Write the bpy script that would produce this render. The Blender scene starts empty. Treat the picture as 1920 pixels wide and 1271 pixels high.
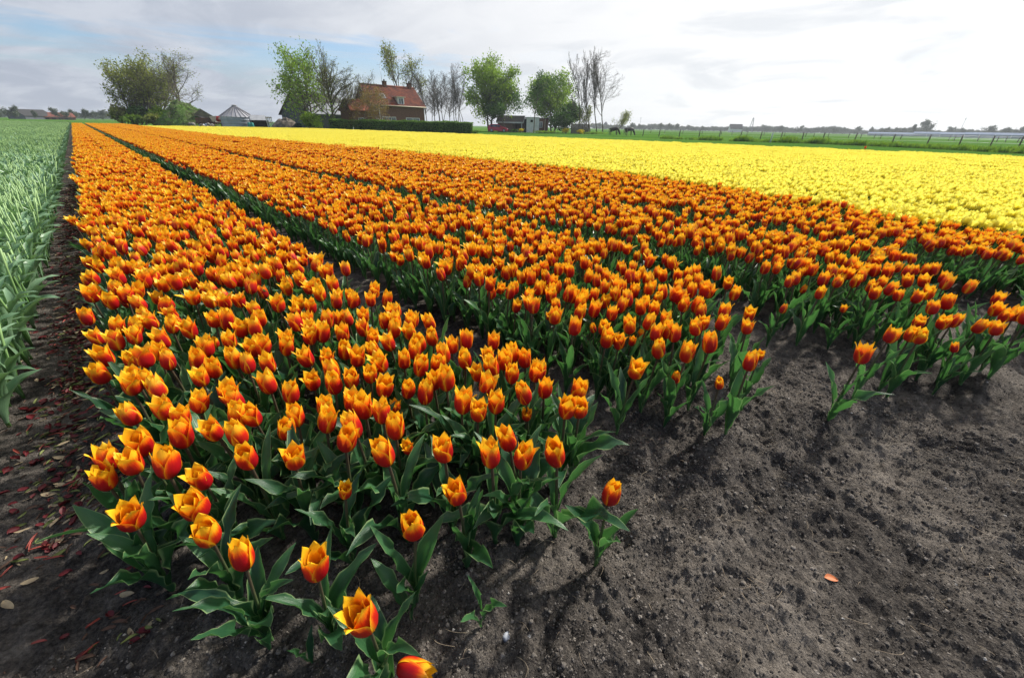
import bpy, bmesh, math, random
import numpy as np
from mathutils import Vector, Matrix, Euler

random.seed(11)
rng = np.random.default_rng(11)
scene = bpy.context.scene
COL = scene.collection
R_ = math.radians

# ------------------------------------------------------------------ camera
CAM_H = 1.12
F_PX, CX, CY = 750.0, 960.0, 635.5
PITCH, YAW, ROLL = math.atan(398.0 / 750.0), R_(44.49), R_(1.15)
cF = Vector((math.sin(YAW) * math.cos(PITCH), math.cos(YAW) * math.cos(PITCH), -math.sin(PITCH)))
cR = Vector((math.cos(YAW), -math.sin(YAW), 0.0))
cU = cR.cross(cF)
vR = cR * math.cos(ROLL) + cU * math.sin(ROLL)
vU = -cR * math.sin(ROLL) + cU * math.cos(ROLL)
cam_data = bpy.data.cameras.new('camera')
cam_data.sensor_width = 36.0
cam_data.lens = F_PX / 1920.0 * 36.0
cam_data.clip_start = 0.02
cam_data.clip_end = 8000.0
cam = bpy.data.objects.new('camera', cam_data)
cam.matrix_world = Matrix(((vR.x, vU.x, -cF.x, 0), (vR.y, vU.y, -cF.y, 0), (vR.z, vU.z, -cF.z, CAM_H), (0, 0, 0, 1)))
COL.objects.link(cam)
scene.camera = cam

# ------------------------------------------------------------------ sky and sun
SUN_EL, SUN_AZ = R_(39.0), R_(92.0)          # azimuth from +Y (along the rows) towards +X
SUN_DIR = Vector((math.sin(SUN_AZ) * math.cos(SUN_EL), math.cos(SUN_AZ) * math.cos(SUN_EL), math.sin(SUN_EL)))
world = bpy.data.worlds.new('World')
scene.world = world
world.use_nodes = True
wn, wl = world.node_tree.nodes, world.node_tree.links
wn.clear()


def wnode(t, **kw):
    n = wn.new(t)
    for k, v in kw.items():
        setattr(n, k, v)
    return n


def wmath(op, a, b=None, clamp=False):
    n = wnode('ShaderNodeMath', operation=op, use_clamp=clamp)
    for i, s in enumerate((a, b)):
        if s is None:
            continue
        if isinstance(s, (int, float)):
            n.inputs[i].default_value = s
        else:
            wl.new(s, n.inputs[i])
    return n.outputs[0]


def wramp(src, lo, hi, a=0.0, b=1.0):
    n = wnode('ShaderNodeMapRange', interpolation_type='SMOOTHSTEP')
    wl.new(src, n.inputs[0])
    for i, v in enumerate((lo, hi, a, b)):
        n.inputs[1 + i].default_value = v
    return n.outputs[0]


def wmix(fac, a, b):
    n = wnode('ShaderNodeMix', data_type='RGBA')
    for sock, s in ((n.inputs[0], fac), (n.inputs[6], a), (n.inputs[7], b)):
        if isinstance(s, (tuple, list)):
            sock.default_value = (*s, 1.0)
        elif isinstance(s, (int, float)):
            sock.default_value = s
        else:
            wl.new(s, sock)
    return n.outputs[2]


sky = wnode('ShaderNodeTexSky', sky_type='NISHITA', sun_disc=False, sun_elevation=SUN_EL, sun_rotation=SUN_AZ,
            air_density=1.0, dust_density=1.2, ozone_density=1.0)
CLX, CLY, GLX = 18.7, 1.2, 20.6
tc = wnode('ShaderNodeTexCoord')
sep = wnode('ShaderNodeSeparateXYZ')
wl.new(tc.outputs['Generated'], sep.inputs[0])
zz = wmath('ADD', wmath('MAXIMUM', sep.outputs[2], 0.0), 0.13)
comb = wnode('ShaderNodeCombineXYZ')
wl.new(wmath('DIVIDE', sep.outputs[0], zz), comb.inputs[0])
wl.new(wmath('DIVIDE', sep.outputs[1], zz), comb.inputs[1])


def wnoise(scale, detail, rough, loc=(0, 0, 0), rot=0.0, stretch=(1, 1, 1), dist=0.0):
    m = wnode('ShaderNodeMapping')
    m.inputs['Location'].default_value = loc
    m.inputs['Rotation'].default_value = (0, 0, rot)
    m.inputs['Scale'].default_value = stretch
    wl.new(comb.outputs[0], m.inputs[0])
    n = wnode('ShaderNodeTexNoise')
    wl.new(m.outputs[0], n.inputs['Vector'])
    n.inputs['Scale'].default_value = scale
    n.inputs['Detail'].default_value = detail
    n.inputs['Roughness'].default_value = rough
    n.inputs['Distortion'].default_value = dist
    return n.outputs[0]


band = wnoise(0.50, 6.0, 0.58, loc=(CLX, CLY, 0), rot=0.30, stretch=(0.8, 0.8, 1), dist=0.5)
cover = wramp(band, 0.42, 0.52)
puffs = wramp(wnoise(1.9, 6.0, 0.58, loc=(2.2, 0.3, 0), rot=0.35, stretch=(1, 0.6, 1), dist=0.6), 0.36, 0.66)
gloom = wramp(wnoise(1.3, 5.0, 0.55, loc=(GLX, 1.0, 0), rot=0.3, stretch=(1, 0.8, 1), dist=0.5), 0.50, 0.68)
dot = wnode('ShaderNodeVectorMath', operation='DOT_PRODUCT')
wl.new(tc.outputs['Generated'], dot.inputs[0])
dot.inputs[1].default_value = SUN_DIR
glow = wramp(dot.outputs[1], 0.12, 0.86)
cloud_far = wmix(puffs, (0.34, 0.375, 0.45), (0.48, 0.51, 0.57))
cloud_sun = wmix(gloom, (0.78, 0.78, 0.78), (0.64, 0.655, 0.675))
cloud = wmix(glow, cloud_far, cloud_sun)
sky_mul = wnode('ShaderNodeMix', data_type='RGBA', blend_type='MULTIPLY')
sky_mul.inputs[0].default_value = 1.0
wl.new(sky.outputs[0], sky_mul.inputs[6])
sky_mul.inputs[7].default_value = (0.085, 0.098, 0.115, 1)
low = wramp(sep.outputs[2], 0.035, 0.125, 1.0, 0.0)          # thin cloud seen edge-on closes up towards the horizon
cov2 = wmath('MAXIMUM', cover, wmath('MULTIPLY', low, 0.9))
cov3 = wmath('MAXIMUM', cov2, wramp(glow, 0.25, 0.70, 0.0, 0.95))
bgcol = wmix(wmath('MULTIPLY', cov3, 0.97), sky_mul.outputs[2], cloud)
bg = wnode('ShaderNodeBackground')
wl.new(bgcol, bg.inputs[0])
bg.inputs[1].default_value = 1.0
wout = wnode('ShaderNodeOutputWorld')
wl.new(bg.outputs[0], wout.inputs[0])

sun_data = bpy.data.lights.new('sun', 'SUN')
sun_data.energy = 4.6
sun_data.angle = R_(4.0)
sun_data.color = (1.0, 0.95, 0.87)
sun = bpy.data.objects.new('sun', sun_data)
sun.rotation_euler = SUN_DIR.to_track_quat('Z', 'Y').to_euler()
sun.location = (20, 0, 30)
COL.objects.link(sun)

scene.view_settings.view_transform = 'Standard'
scene.view_settings.look = 'None'
scene.view_settings.exposure = 0.42
scene.view_settings.gamma = 1.0
scene.cycles.use_denoising = True
scene.cycles.max_bounces = 6
scene.cycles.diffuse_bounces = 3
scene.cycles.glossy_bounces = 2
scene.cycles.transmission_bounces = 4
scene.cycles.transparent_max_bounces = 6
scene.cycles.sample_clamp_indirect = 6.0


# ------------------------------------------------------------------ helpers: placing
def ray(px, py):
    """direction through a pixel of the 1920 x 1271 photograph"""
    d = vR * (px - CX) - vU * (py - CY) + cF * F_PX
    return d


def horizon_y(px):
    return 235.7 + (px - 960.0) * math.tan(ROLL)


def at(px, dist, z=0.0):
    """ground point in the direction of a pixel column, dist metres away"""
    d = ray(px, horizon_y(px))
    h = math.hypot(d.x, d.y)
    return Vector((d.x / h * dist, d.y / h * dist, z))


def zat(px, py, dist):
    """height above ground of what shows at this pixel when it stands dist metres away"""
    d = ray(px, py)
    return CAM_H + d.z / math.hypot(d.x, d.y) * dist


def width_at(px0, px1, dist):
    return (at(px1, dist) - at(px0, dist)).length


def on_ground(px, py, z=0.0):
    d = ray(px, py)
    t = (z - CAM_H) / d.z
    return Vector((d.x * t, d.y * t, z))


# ------------------------------------------------------------------ helpers: meshes
def mesh_from(name, V, F, mats=(), uv=None, fmat=None, smooth=True, tint=None):
    me = bpy.data.meshes.new(name)
    V = np.asarray(V, dtype=np.float32)
    if isinstance(F, np.ndarray):
        nf, k = F.shape
        me.vertices.add(len(V)); me.vertices.foreach_set('co', V.ravel())
        me.loops.add(nf * k); me.loops.foreach_set('vertex_index', F.astype(np.int32).ravel())
        me.polygons.add(nf)
        me.polygons.foreach_set('loop_start', np.arange(0, nf * k, k, dtype=np.int32))
        me.polygons.foreach_set('loop_total', np.full(nf, k, dtype=np.int32))
        me.update(calc_edges=True)
    else:
        me.from_pydata([tuple(v) for v in V], [], [tuple(int(i) for i in f) for f in F])
    for m in mats:
        me.materials.append(m)
    if uv is not None:
        lay = me.uv_layers.new(name='UVMap')
        li = np.empty(len(me.loops), dtype=np.int32); me.loops.foreach_get('vertex_index', li)
        lay.data.foreach_set('uv', np.asarray(uv, dtype=np.float32)[li].ravel())
    if tint is not None:
        a = me.attributes.new('tint', 'FLOAT', 'POINT')
        a.data.foreach_set('value', np.asarray(tint, dtype=np.float32))
    if fmat is not None:
        me.polygons.foreach_set('material_index', np.asarray(fmat, dtype=np.int32))
    if smooth:
        me.polygons.foreach_set('use_smooth', np.ones(len(me.polygons), dtype=bool))
    me.update()
    return me


class MB:
    """collects vertices, faces, uvs, material slots and a tint for one mesh"""

    def __init__(self):
        self.V, self.F, self.U, self.M, self.T, self.n = [], [], [], [], [], 0

    def add(self, V, F, uv=None, mat=0, tint=0.5):
        V = np.asarray(V, dtype=float)
        self.V.append(V)
        self.F += [[i + self.n for i in f] for f in F]
        self.U.append(np.zeros((len(V), 2)) if uv is None else np.asarray(uv, dtype=float))
        self.M += [mat] * len(F)
        self.T.append(np.full(len(V), tint) if np.isscalar(tint) else np.asarray(tint))
        self.n += len(V)
        return self

    def box(self, x0, x1, y0, y1, z0, z1, mat=0):
        V = [(x, y, z) for z in (z0, z1) for y in (y0, y1) for x in (x0, x1)]
        F = [(0, 2, 3, 1), (4, 5, 7, 6), (0, 1, 5, 4), (2, 6, 7, 3), (0, 4, 6, 2), (1, 3, 7, 5)]
        return self.add(V, F, mat=mat)

    def obox(self, c, ax, ay, az, mat=0):
        """box from a centre and three half-axis vectors"""
        c, ax, ay, az = (np.array(v, dtype=float) for v in (c, ax, ay, az))
        V = [c + sx * ax + sy * ay + sz * az for sz in (-1, 1) for sy in (-1, 1) for sx in (-1, 1)]
        F = [(0, 2, 3, 1), (4, 5, 7, 6), (0, 1, 5, 4), (2, 6, 7, 3), (0, 4, 6, 2), (1, 3, 7, 5)]
        return self.add(V, F, mat=mat)

    def tube(self, pts, radii, sides=6, mat=0, cap=True, vscale=1.0):
        pts = np.asarray(pts, dtype=float)
        n = len(pts)
        radii = np.full(n, radii) if np.isscalar(radii) else np.asarray(radii, dtype=float)
        tan = np.gradient(pts, axis=0)
        tan /= np.linalg.norm(tan, axis=1)[:, None] + 1e-9
        up = np.array((0.31, 0.17, 0.94)) if abs(tan[0][2]) < 0.9 else np.array((0.94, 0.31, 0.1))
        a = np.cross(tan, up); a /= np.linalg.norm(a, axis=1)[:, None] + 1e-9
        b = np.cross(tan, a)
        th = np.arange(sides) / sides * 2 * math.pi
        V = (pts[:, None, :] + radii[:, None, None] * (np.cos(th)[None, :, None] * a[:, None, :] + np.sin(th)[None, :, None] * b[:, None, :])).reshape(-1, 3)
        F = []
        for i in range(n - 1):
            for j in range(sides):
                k = (j + 1) % sides
                F.append((i * sides + j, i * sides + k, (i + 1) * sides + k, (i + 1) * sides + j))
        if cap:
            F.append(tuple(range(sides))[::-1]); F.append(tuple((n - 1) * sides + j for j in range(sides)))
        uv = np.stack([np.tile(th / (2 * math.pi), n), np.repeat(np.linspace(0, vscale, n), sides)], 1)
        return self.add(V, F, uv=uv, mat=mat)

    def mesh(self, name, mats, smooth=True):
        V = np.concatenate(self.V) if self.V else np.zeros((0, 3))
        return mesh_from(name, V, self.F, mats, np.concatenate(self.U), self.M, smooth, np.concatenate(self.T))


def link(name, data, parent=None, loc=None, rot=None, scale=None):
    o = bpy.data.objects.new(name, data)
    COL.objects.link(o)
    if parent is not None:
        o.parent = parent
    if loc is not None:
        o.location = loc
    if rot is not None:
        o.rotation_euler = rot
    if scale is not None:
        o.scale = (scale,) * 3 if np.isscalar(scale) else scale
    return o


def tag(o, label=None, cat=None, group=None, kind=None):
    for k, v in (('label', label), ('category', cat), ('group', group), ('kind', kind)):
        if v:
            o[k] = v
    return o


def thing(name, label, cat, loc=(0, 0, 0), rotz=0.0, group=None, scale=None):
    return tag(link(name, None, None, loc, (0, 0, rotz), scale), label, cat, group)


def part(name, mb, mats, parent, smooth=False):
    mats = mats if isinstance(mats, (list, tuple)) else [mats]
    return link(name, mb.mesh(name, mats, smooth), parent)


def scatter(name, pts, rots, scls, idx, protos, kind='stuff'):
    """one object whose geometry nodes put copies of the prototype plants on its points"""
    me = bpy.data.meshes.new(name)
    pts = np.asarray(pts, dtype=np.float32)
    me.vertices.add(len(pts)); me.vertices.foreach_set('co', pts.ravel())
    for nm, ty, key, arr in (('rot', 'FLOAT_VECTOR', 'vector', rots), ('scl', 'FLOAT', 'value', scls), ('pick', 'INT', 'value', idx)):
        a = me.attributes.new(nm, ty, 'POINT')
        a.data.foreach_set(key, np.asarray(arr, dtype=np.int32 if ty == 'INT' else np.float32).ravel())
    me.update()
    c = bpy.data.collections.new(name + '_kinds')
    for i, m in enumerate(protos):
        c.objects.link(bpy.data.objects.new('%s_kind_%02d' % (name, i), m))
    ng = bpy.data.node_groups.new(name + '_scatter', 'GeometryNodeTree')
    ng.interface.new_socket('Geometry', in_out='INPUT', socket_type='NodeSocketGeometry')
    ng.interface.new_socket('Geometry', in_out='OUTPUT', socket_type='NodeSocketGeometry')
    N, K = ng.nodes, ng.links
    gi, go = N.new('NodeGroupInput'), N.new('NodeGroupOutput')
    ci = N.new('GeometryNodeCollectionInfo'); ci.inputs['Collection'].default_value = c
    ci.inputs['Separate Children'].default_value = True; ci.inputs['Reset Children'].default_value = True
    ip = N.new('GeometryNodeInstanceOnPoints'); ip.inputs['Pick Instance'].default_value = True

    def attr(nm, ty):
        n = N.new('GeometryNodeInputNamedAttribute'); n.data_type = ty; n.inputs['Name'].default_value = nm
        return n.outputs['Attribute']
    e2r = N.new('FunctionNodeEulerToRotation')
    K.new(attr('rot', 'FLOAT_VECTOR'), e2r.inputs[0])
    K.new(gi.outputs[0], ip.inputs['Points']); K.new(ci.outputs[0], ip.inputs['Instance'])
    K.new(attr('pick', 'INT'), ip.inputs['Instance Index']); K.new(e2r.outputs[0], ip.inputs['Rotation'])
    K.new(attr('scl', 'FLOAT'), ip.inputs['Scale']); K.new(ip.outputs[0], go.inputs[0])
    o = link(name, me)
    o.modifiers.new('scatter', 'NODES').node_group = ng
    o['kind'] = kind
    return o


# ------------------------------------------------------------------ helpers: noise
_perm = np.random.default_rng(5).permutation(256)
_perm = np.concatenate([_perm, _perm])
_ang = np.random.default_rng(6).random(256) * 2 * math.pi


def perlin(x, y):
    xi, yi = np.floor(x).astype(int), np.floor(y).astype(int)
    xf, yf = x - xi, y - yi
    u, v = xf * xf * xf * (xf * (xf * 6 - 15) + 10), yf * yf * yf * (yf * (yf * 6 - 15) + 10)

    def g(ix, iy, dx, dy):
        a = _ang[_perm[(_perm[ix & 255] + iy) & 255]]
        return np.cos(a) * dx + np.sin(a) * dy
    n00, n10 = g(xi, yi, xf, yf), g(xi + 1, yi, xf - 1, yf)
    n01, n11 = g(xi, yi + 1, xf, yf - 1), g(xi + 1, yi + 1, xf - 1, yf - 1)
    return (n00 * (1 - u) + n10 * u) * (1 - v) + (n01 * (1 - u) + n11 * u) * v


def fbm(x, y, octaves=4, gain=0.5):
    s, a = 0.0, 1.0
    for i in range(octaves):
        s = s + a * perlin(x * 2 ** i + 13.7 * i, y * 2 ** i + 7.3 * i)
        a *= gain
    return s


def crack(x, y):
    """F2-F1 distance of a jittered cell pattern: small along the cracks"""
    xi, yi = np.floor(x).astype(int), np.floor(y).astype(int)
    f1 = np.full(x.shape, 9.0); f2 = np.full(x.shape, 9.0)
    for dx in (-1, 0, 1):
        for dy in (-1, 0, 1):
            cx_, cy_ = xi + dx, yi + dy
            h1 = _perm[(_perm[cx_ & 255] + cy_) & 255] / 255.0
            h2 = _perm[(_perm[(cx_ + 91) & 255] + cy_ + 37) & 255] / 255.0
            d = np.hypot(cx_ + h1 - x, cy_ + h2 - y)
            f2 = np.minimum(f2, np.maximum(f1, d)); f1 = np.minimum(f1, d)
    return f2 - f1


# ------------------------------------------------------------------ helpers: materials
class Mat:
    def __init__(self, name):
        self.m = bpy.data.materials.new(name)
        self.m.use_nodes = True
        self.N, self.L = self.m.node_tree.nodes, self.m.node_tree.links
        self.N.clear()
        self.out = self.N.new('ShaderNodeOutputMaterial')

    def node(self, t, ins=None, **kw):
        n = self.N.new(t)
        for k, v in kw.items():
            setattr(n, k, v)
        for k, v in (ins or {}).items():
            self.put(n.inputs[k], v)
        return n

    def put(self, sock, v):
        if isinstance(v, bpy.types.NodeSocket):
            self.L.new(v, sock)
        elif isinstance(v, (tuple, list)) and sock.type == 'RGBA' and len(v) == 3:
            sock.default_value = (*v, 1.0)
        else:
            sock.default_value = v

    def math(self, op, a, b=0.0, clamp=False):
        n = self.node('ShaderNodeMath', operation=op, use_clamp=clamp)
        self.put(n.inputs[0], a); self.put(n.inputs[1], b)
        return n.outputs[0]

    def mix(self, fac, a, b, blend='MIX'):
        n = self.node('ShaderNodeMix', data_type='RGBA', blend_type=blend)
        self.put(n.inputs[0], fac); self.put(n.inputs[6], a); self.put(n.inputs[7], b)
        return n.outputs[2]

    def range(self, src, lo, hi, a=0.0, b=1.0, smooth=True):
        n = self.node('ShaderNodeMapRange', interpolation_type='SMOOTHSTEP' if smooth else 'LINEAR')
        self.put(n.inputs[0], src)
        for i, v in enumerate((lo, hi, a, b)):
            n.inputs[1 + i].default_value = v
        return n.outputs[0]

    def noise(self, scale, detail=3.0, rough=0.55, vec=None, dist=0.0):
        n = self.node('ShaderNodeTexNoise', {'Scale': scale, 'Detail': detail, 'Roughness': rough, 'Distortion': dist})
        if vec is not None:
            self.L.new(vec, n.inputs['Vector'])
        return n.outputs[0]

    def coord(self, which='Object'):
        return self.node('ShaderNodeTexCoord').outputs[which]

    def position(self):
        return self.node('ShaderNodeNewGeometry').outputs['Position']

    def mapped(self, vec, scale=(1, 1, 1), rot=(0, 0, 0)):
        n = self.node('ShaderNodeMapping', {'Scale': scale, 'Rotation': rot})
        self.L.new(vec, n.inputs[0])
        return n.outputs[0]

    def ramp(self, src, stops):
        n = self.node('ShaderNodeValToRGB')
        e = n.color_ramp.elements
        while len(e) < len(stops):
            e.new(0.5)
        for i, (p, c) in enumerate(stops):
            e[i].position = p; e[i].color = (*c, 1)
        self.put(n.inputs[0], src)
        return n.outputs[0]

    def bump(self, h, strength=0.5, dist=0.01):
        return self.node('ShaderNodeBump', {'Height': h, 'Strength': strength, 'Distance': dist}).outputs[0]

    def surface(self, col, rough=0.7, normal=None, spec=0.3, metal=0.0, translucent=0.0, tcol=None):
        p = self.node('ShaderNodeBsdfPrincipled', {'Base Color': col, 'Roughness': rough, 'Specular IOR Level': spec, 'Metallic': metal})
        if normal is not None:
            self.L.new(normal, p.inputs['Normal'])
        sh = p.outputs[0]
        if translucent:
            t = self.node('ShaderNodeBsdfTranslucent', {'Color': tcol if tcol is not None else col})
            mx = self.node('ShaderNodeMixShader', {0: translucent, 1: sh, 2: t.outputs[0]})
            sh = mx.outputs[0]
        self.L.new(sh, self.out.inputs[0])
        return self.m


def simple(name, c1, c2=None, scale=6.0, rough=0.7, bump=0.0, spec=0.3, metal=0.0, detail=4.0, stretch=None):
    M = Mat(name)
    if c2 is None:
        c2 = tuple(v * 0.8 for v in c1)
    vec = M.coord('Object')
    if stretch:
        vec = M.mapped(vec, stretch)
    n = M.noise(scale, detail, 0.6, vec)
    nr = M.bump(n, bump, 0.02) if bump else None
    return M.surface(M.mix(M.range(n, 0.35, 0.65), c1, c2), rough, nr, spec, metal)

# ------------------------------------------------------------------ materials of the field
def soil_material():
    M = Mat('soil')
    p = M.position()
    big = M.noise(1.7, 4.0, 0.6, p)
    mid = M.noise(11.0, 5.0, 0.65, p)
    fine = M.noise(90.0, 6.0, 0.72, p)
    grit = M.noise(420.0, 3.0, 0.7, p)
    crumbs = M.node('ShaderNodeTexVoronoi', {'Scale': 150.0}, feature='F1')
    M.L.new(p, crumbs.inputs['Vector'])
    dry = M.math('ADD', M.math('MULTIPLY', big, 0.40), M.math('ADD', M.math('MULTIPLY', mid, 0.38), M.math('MULTIPLY', fine, 0.40)))
    col = M.ramp(dry, [(0.44, (0.017, 0.0155, 0.0150)), (0.535, (0.062, 0.055, 0.050)), (0.62, (0.150, 0.131, 0.113)), (0.71, (0.265, 0.232, 0.198))])
    col = M.mix(M.range(grit, 0.66, 0.80, 0.0, 0.45), col, (0.20, 0.17, 0.145))
    h = M.math('ADD', M.math('MULTIPLY', fine, 1.0), M.math('ADD', M.math('MULTIPLY', grit, 0.35), M.math('MULTIPLY', crumbs.outputs[0], -0.45)))
    return M.surface(col, 0.95, M.bump(h, 1.0, 0.020), 0.1)


def petal_material(name, outer, inner, streak, trans=0.32):
    M = Mat(name)
    uv = M.node('ShaderNodeUVMap', uv_map='UVMap').outputs[0]
    s = M.node('ShaderNodeSeparateXYZ'); M.L.new(uv, s.inputs[0])
    u, v = s.outputs[0], s.outputs[1]
    e = M.math('ABSOLUTE', M.math('SUBTRACT', M.math('MULTIPLY', u, 2.0), 1.0))
    rnd = M.node('ShaderNodeObjectInfo').outputs['Random']
    tint = M.node('ShaderNodeAttribute', attribute_name='tint').outputs['Fac']
    r2 = M.math('FRACT', M.math('ADD', rnd, M.math('MULTIPLY', tint, 7.31)))
    st = M.noise(1.0, 3.0, 0.6, M.mapped(uv, (26.0, 2.2, 1.0)))
    edge = M.math('POWER', e, 2.8)
    tip = M.range(v, 0.44, 0.93)
    t = M.math('ADD', M.math('MAXIMUM', edge, M.math('MULTIPLY', tip, 1.0)), M.math('MULTIPLY', M.math('SUBTRACT', st, 0.5), streak))
    t = M.math('ADD', t, M.math('MULTIPLY', M.math('SUBTRACT', r2, 0.5), 0.42), True)
    co = M.ramp(t, outer)
    vi = M.math('ADD', v, M.math('MULTIPLY', M.math('SUBTRACT', r2, 0.5), 0.3), True)
    ci = M.ramp(vi, inner)
    back = M.node('ShaderNodeNewGeometry').outputs['Backfacing']
    col = M.mix(back, co, ci)
    nr = M.bump(M.noise(1.0, 2.0, 0.5, M.mapped(uv, (60.0, 1.6, 1.0))), 0.25, 0.002)
    tc_ = M.mix(0.35, co, ci)
    return M.surface(col, 0.42, nr, 0.35, 0.0, trans, tc_)


def leaf_material(name, dark, light, margin, rough=0.42, trans=0.28, edge=0.86):
    M = Mat(name)
    uv = M.node('ShaderNodeUVMap', uv_map='UVMap').outputs[0]
    s = M.node('ShaderNodeSeparateXYZ'); M.L.new(uv, s.inputs[0])
    e = M.math('ABSOLUTE', M.math('SUBTRACT', M.math('MULTIPLY', s.outputs[0], 2.0), 1.0))
    rnd = M.node('ShaderNodeObjectInfo').outputs['Random']
    tint = M.node('ShaderNodeAttribute', attribute_name='tint').outputs['Fac']
    r2 = M.math('FRACT', M.math('ADD', rnd, M.math('MULTIPLY', tint, 5.77)))
    veins = M.noise(1.0, 3.0, 0.6, M.mapped(uv, (34.0, 1.0, 1.0)))
    blot = M.noise(14.0, 4.0, 0.6, M.coord('Object'))
    f = M.math('ADD', M.math('MULTIPLY', M.math('ADD', veins, blot), 0.45), M.math('MULTIPLY', r2, 0.35))
    col = M.mix(M.range(f, 0.35, 0.9), dark, light)
    col = M.mix(M.range(e, edge, 1.0, 0.0, 0.75), col, margin)
    nr = M.bump(veins, 0.35, 0.003)
    return M.surface(col, rough, nr, 0.45, 0.0, trans, M.mix(0.6, col, (light[0] * 1.3, light[1] * 1.5, light[2] * 0.6)))


def stem_material(name, low, high):
    M = Mat(name)
    uv = M.node('ShaderNodeUVMap', uv_map='UVMap').outputs[0]
    s = M.node('ShaderNodeSeparateXYZ'); M.L.new(uv, s.inputs[0])
    n = M.noise(40.0, 2.0, 0.5, M.coord('Object'))
    return M.surface(M.mix(M.range(M.math('ADD', s.outputs[1], M.math('MULTIPLY', n, 0.2)), 0.3, 1.05), low, high), 0.5, None, 0.4)


def crumb_material():
    M = Mat('soil_crumb')
    rnd = M.node('ShaderNodeObjectInfo').outputs['Random']
    n = M.noise(300.0, 3.0, .6, M.coord('Object'))
    f = M.math('ADD', M.math('MULTIPLY', rnd, .75), M.math('MULTIPLY', n, .3))
    return M.surface(M.ramp(f, [(.15, (.032, .029, .027)), (.55, (.105, .093, .082)), (.95, (.24, .212, .182))]), .95, None, .1)


SOIL = soil_material()
PETAL = petal_material('petal_orange',
                       [(0.0, (0.48, 0.007, 0.014)), (0.33, (0.68, 0.028, 0.010)), (0.60, (0.94, 0.19, 0.008)), (0.90, (0.99, 0.53, 0.018))],
                       [(0.0, (0.70, 0.16, 0.010)), (0.42, (0.96, 0.36, 0.010)), (0.85, (0.99, 0.60, 0.020))], 0.5)
YPETAL = petal_material('petal_yellow',
                        [(0.0, (0.90, 0.76, 0.070)), (0.5, (0.96, 0.88, 0.110)), (1.0, (0.97, 0.91, 0.17))],
                        [(0.0, (0.90, 0.74, 0.06)), (1.0, (0.96, 0.88, 0.13))], 0.3, 0.48)
LEAF = leaf_material('leaf_tulip', (0.012, 0.055, 0.028), (0.068, 0.185, 0.066), (0.34, 0.48, 0.20), .34, .34, .82)
YLEAF = leaf_material('leaf_under_yellow', (0.03, 0.10, 0.02), (0.08, 0.20, 0.05), (0.15, 0.25, 0.08))
GLEAF = leaf_material('leaf_glaucous', (0.10, 0.205, 0.095), (0.225, 0.365, 0.215), (0.36, 0.48, 0.32), 0.36, 0.24, 0.90)
STEM = stem_material('stem_tulip', (0.07, 0.16, 0.045), (0.075, 0.055, 0.035))
GSTEM = stem_material('stem_pale', (0.12, 0.26, 0.07), (0.27, 0.42, 0.16))
PISTIL = simple('pistil', (0.45, 0.42, 0.08), (0.05, 0.03, 0.02), 120.0)

# ------------------------------------------------------------------ layout of the field (metres, rows run along +Y)
BEDS = [(-0.235, 0.880), (1.245, 2.64), (2.96, 4.18), (4.46, 5.78), (5.98, 7.18)] + [(7.40 + 1.5 * k, 8.72 + 1.5 * k) for k in range(15)]
FRONT_X = np.array([-3, -0.3, 0.2, 0.9, 1.2, 2.0, 2.6, 3.2, 4.0, 8.0, 30.0])
FRONT_Y = np.array([1.4, 0.95, 0.70, 0.55, 0.62, 0.42, 0.10, -0.45, -0.9, -3.0, -12.0])
YEL_Y = np.array([-20, -0.6, 0.7, 1.6, 3.0, 5.0, 7.0, 10.0, 14.0, 21.0, 32.0, 80.0])
YEL_X = np.array([5.7, 5.85, 6.1, 6.5, 7.0, 7.35, 7.4, 7.25, 7.1, 6.5, 6.0, 5.85])
FAR_Y = np.array([-30, -1.7, 7.0, 19.0, 34.0, 52.0, 70.0, 74.0])
FAR_X = np.array([28.6, 28.7, 28.9, 28.4, 28.2, 26.6, 23.7, 13.8])
ORANGE_END, GREEN_END = 97.0, 118.0
front = lambda x: np.interp(x, FRONT_X, FRONT_Y)
yel_edge = lambda y: np.interp(y, YEL_Y, YEL_X)
far_edge = lambda y: np.interp(y, FAR_Y, FAR_X)


def in_bed(x, margin=0.0):
    m = np.zeros(np.shape(x), bool)
    for a, b in BEDS:
        m |= (x > a + margin) & (x < b - margin)
    return m


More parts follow.
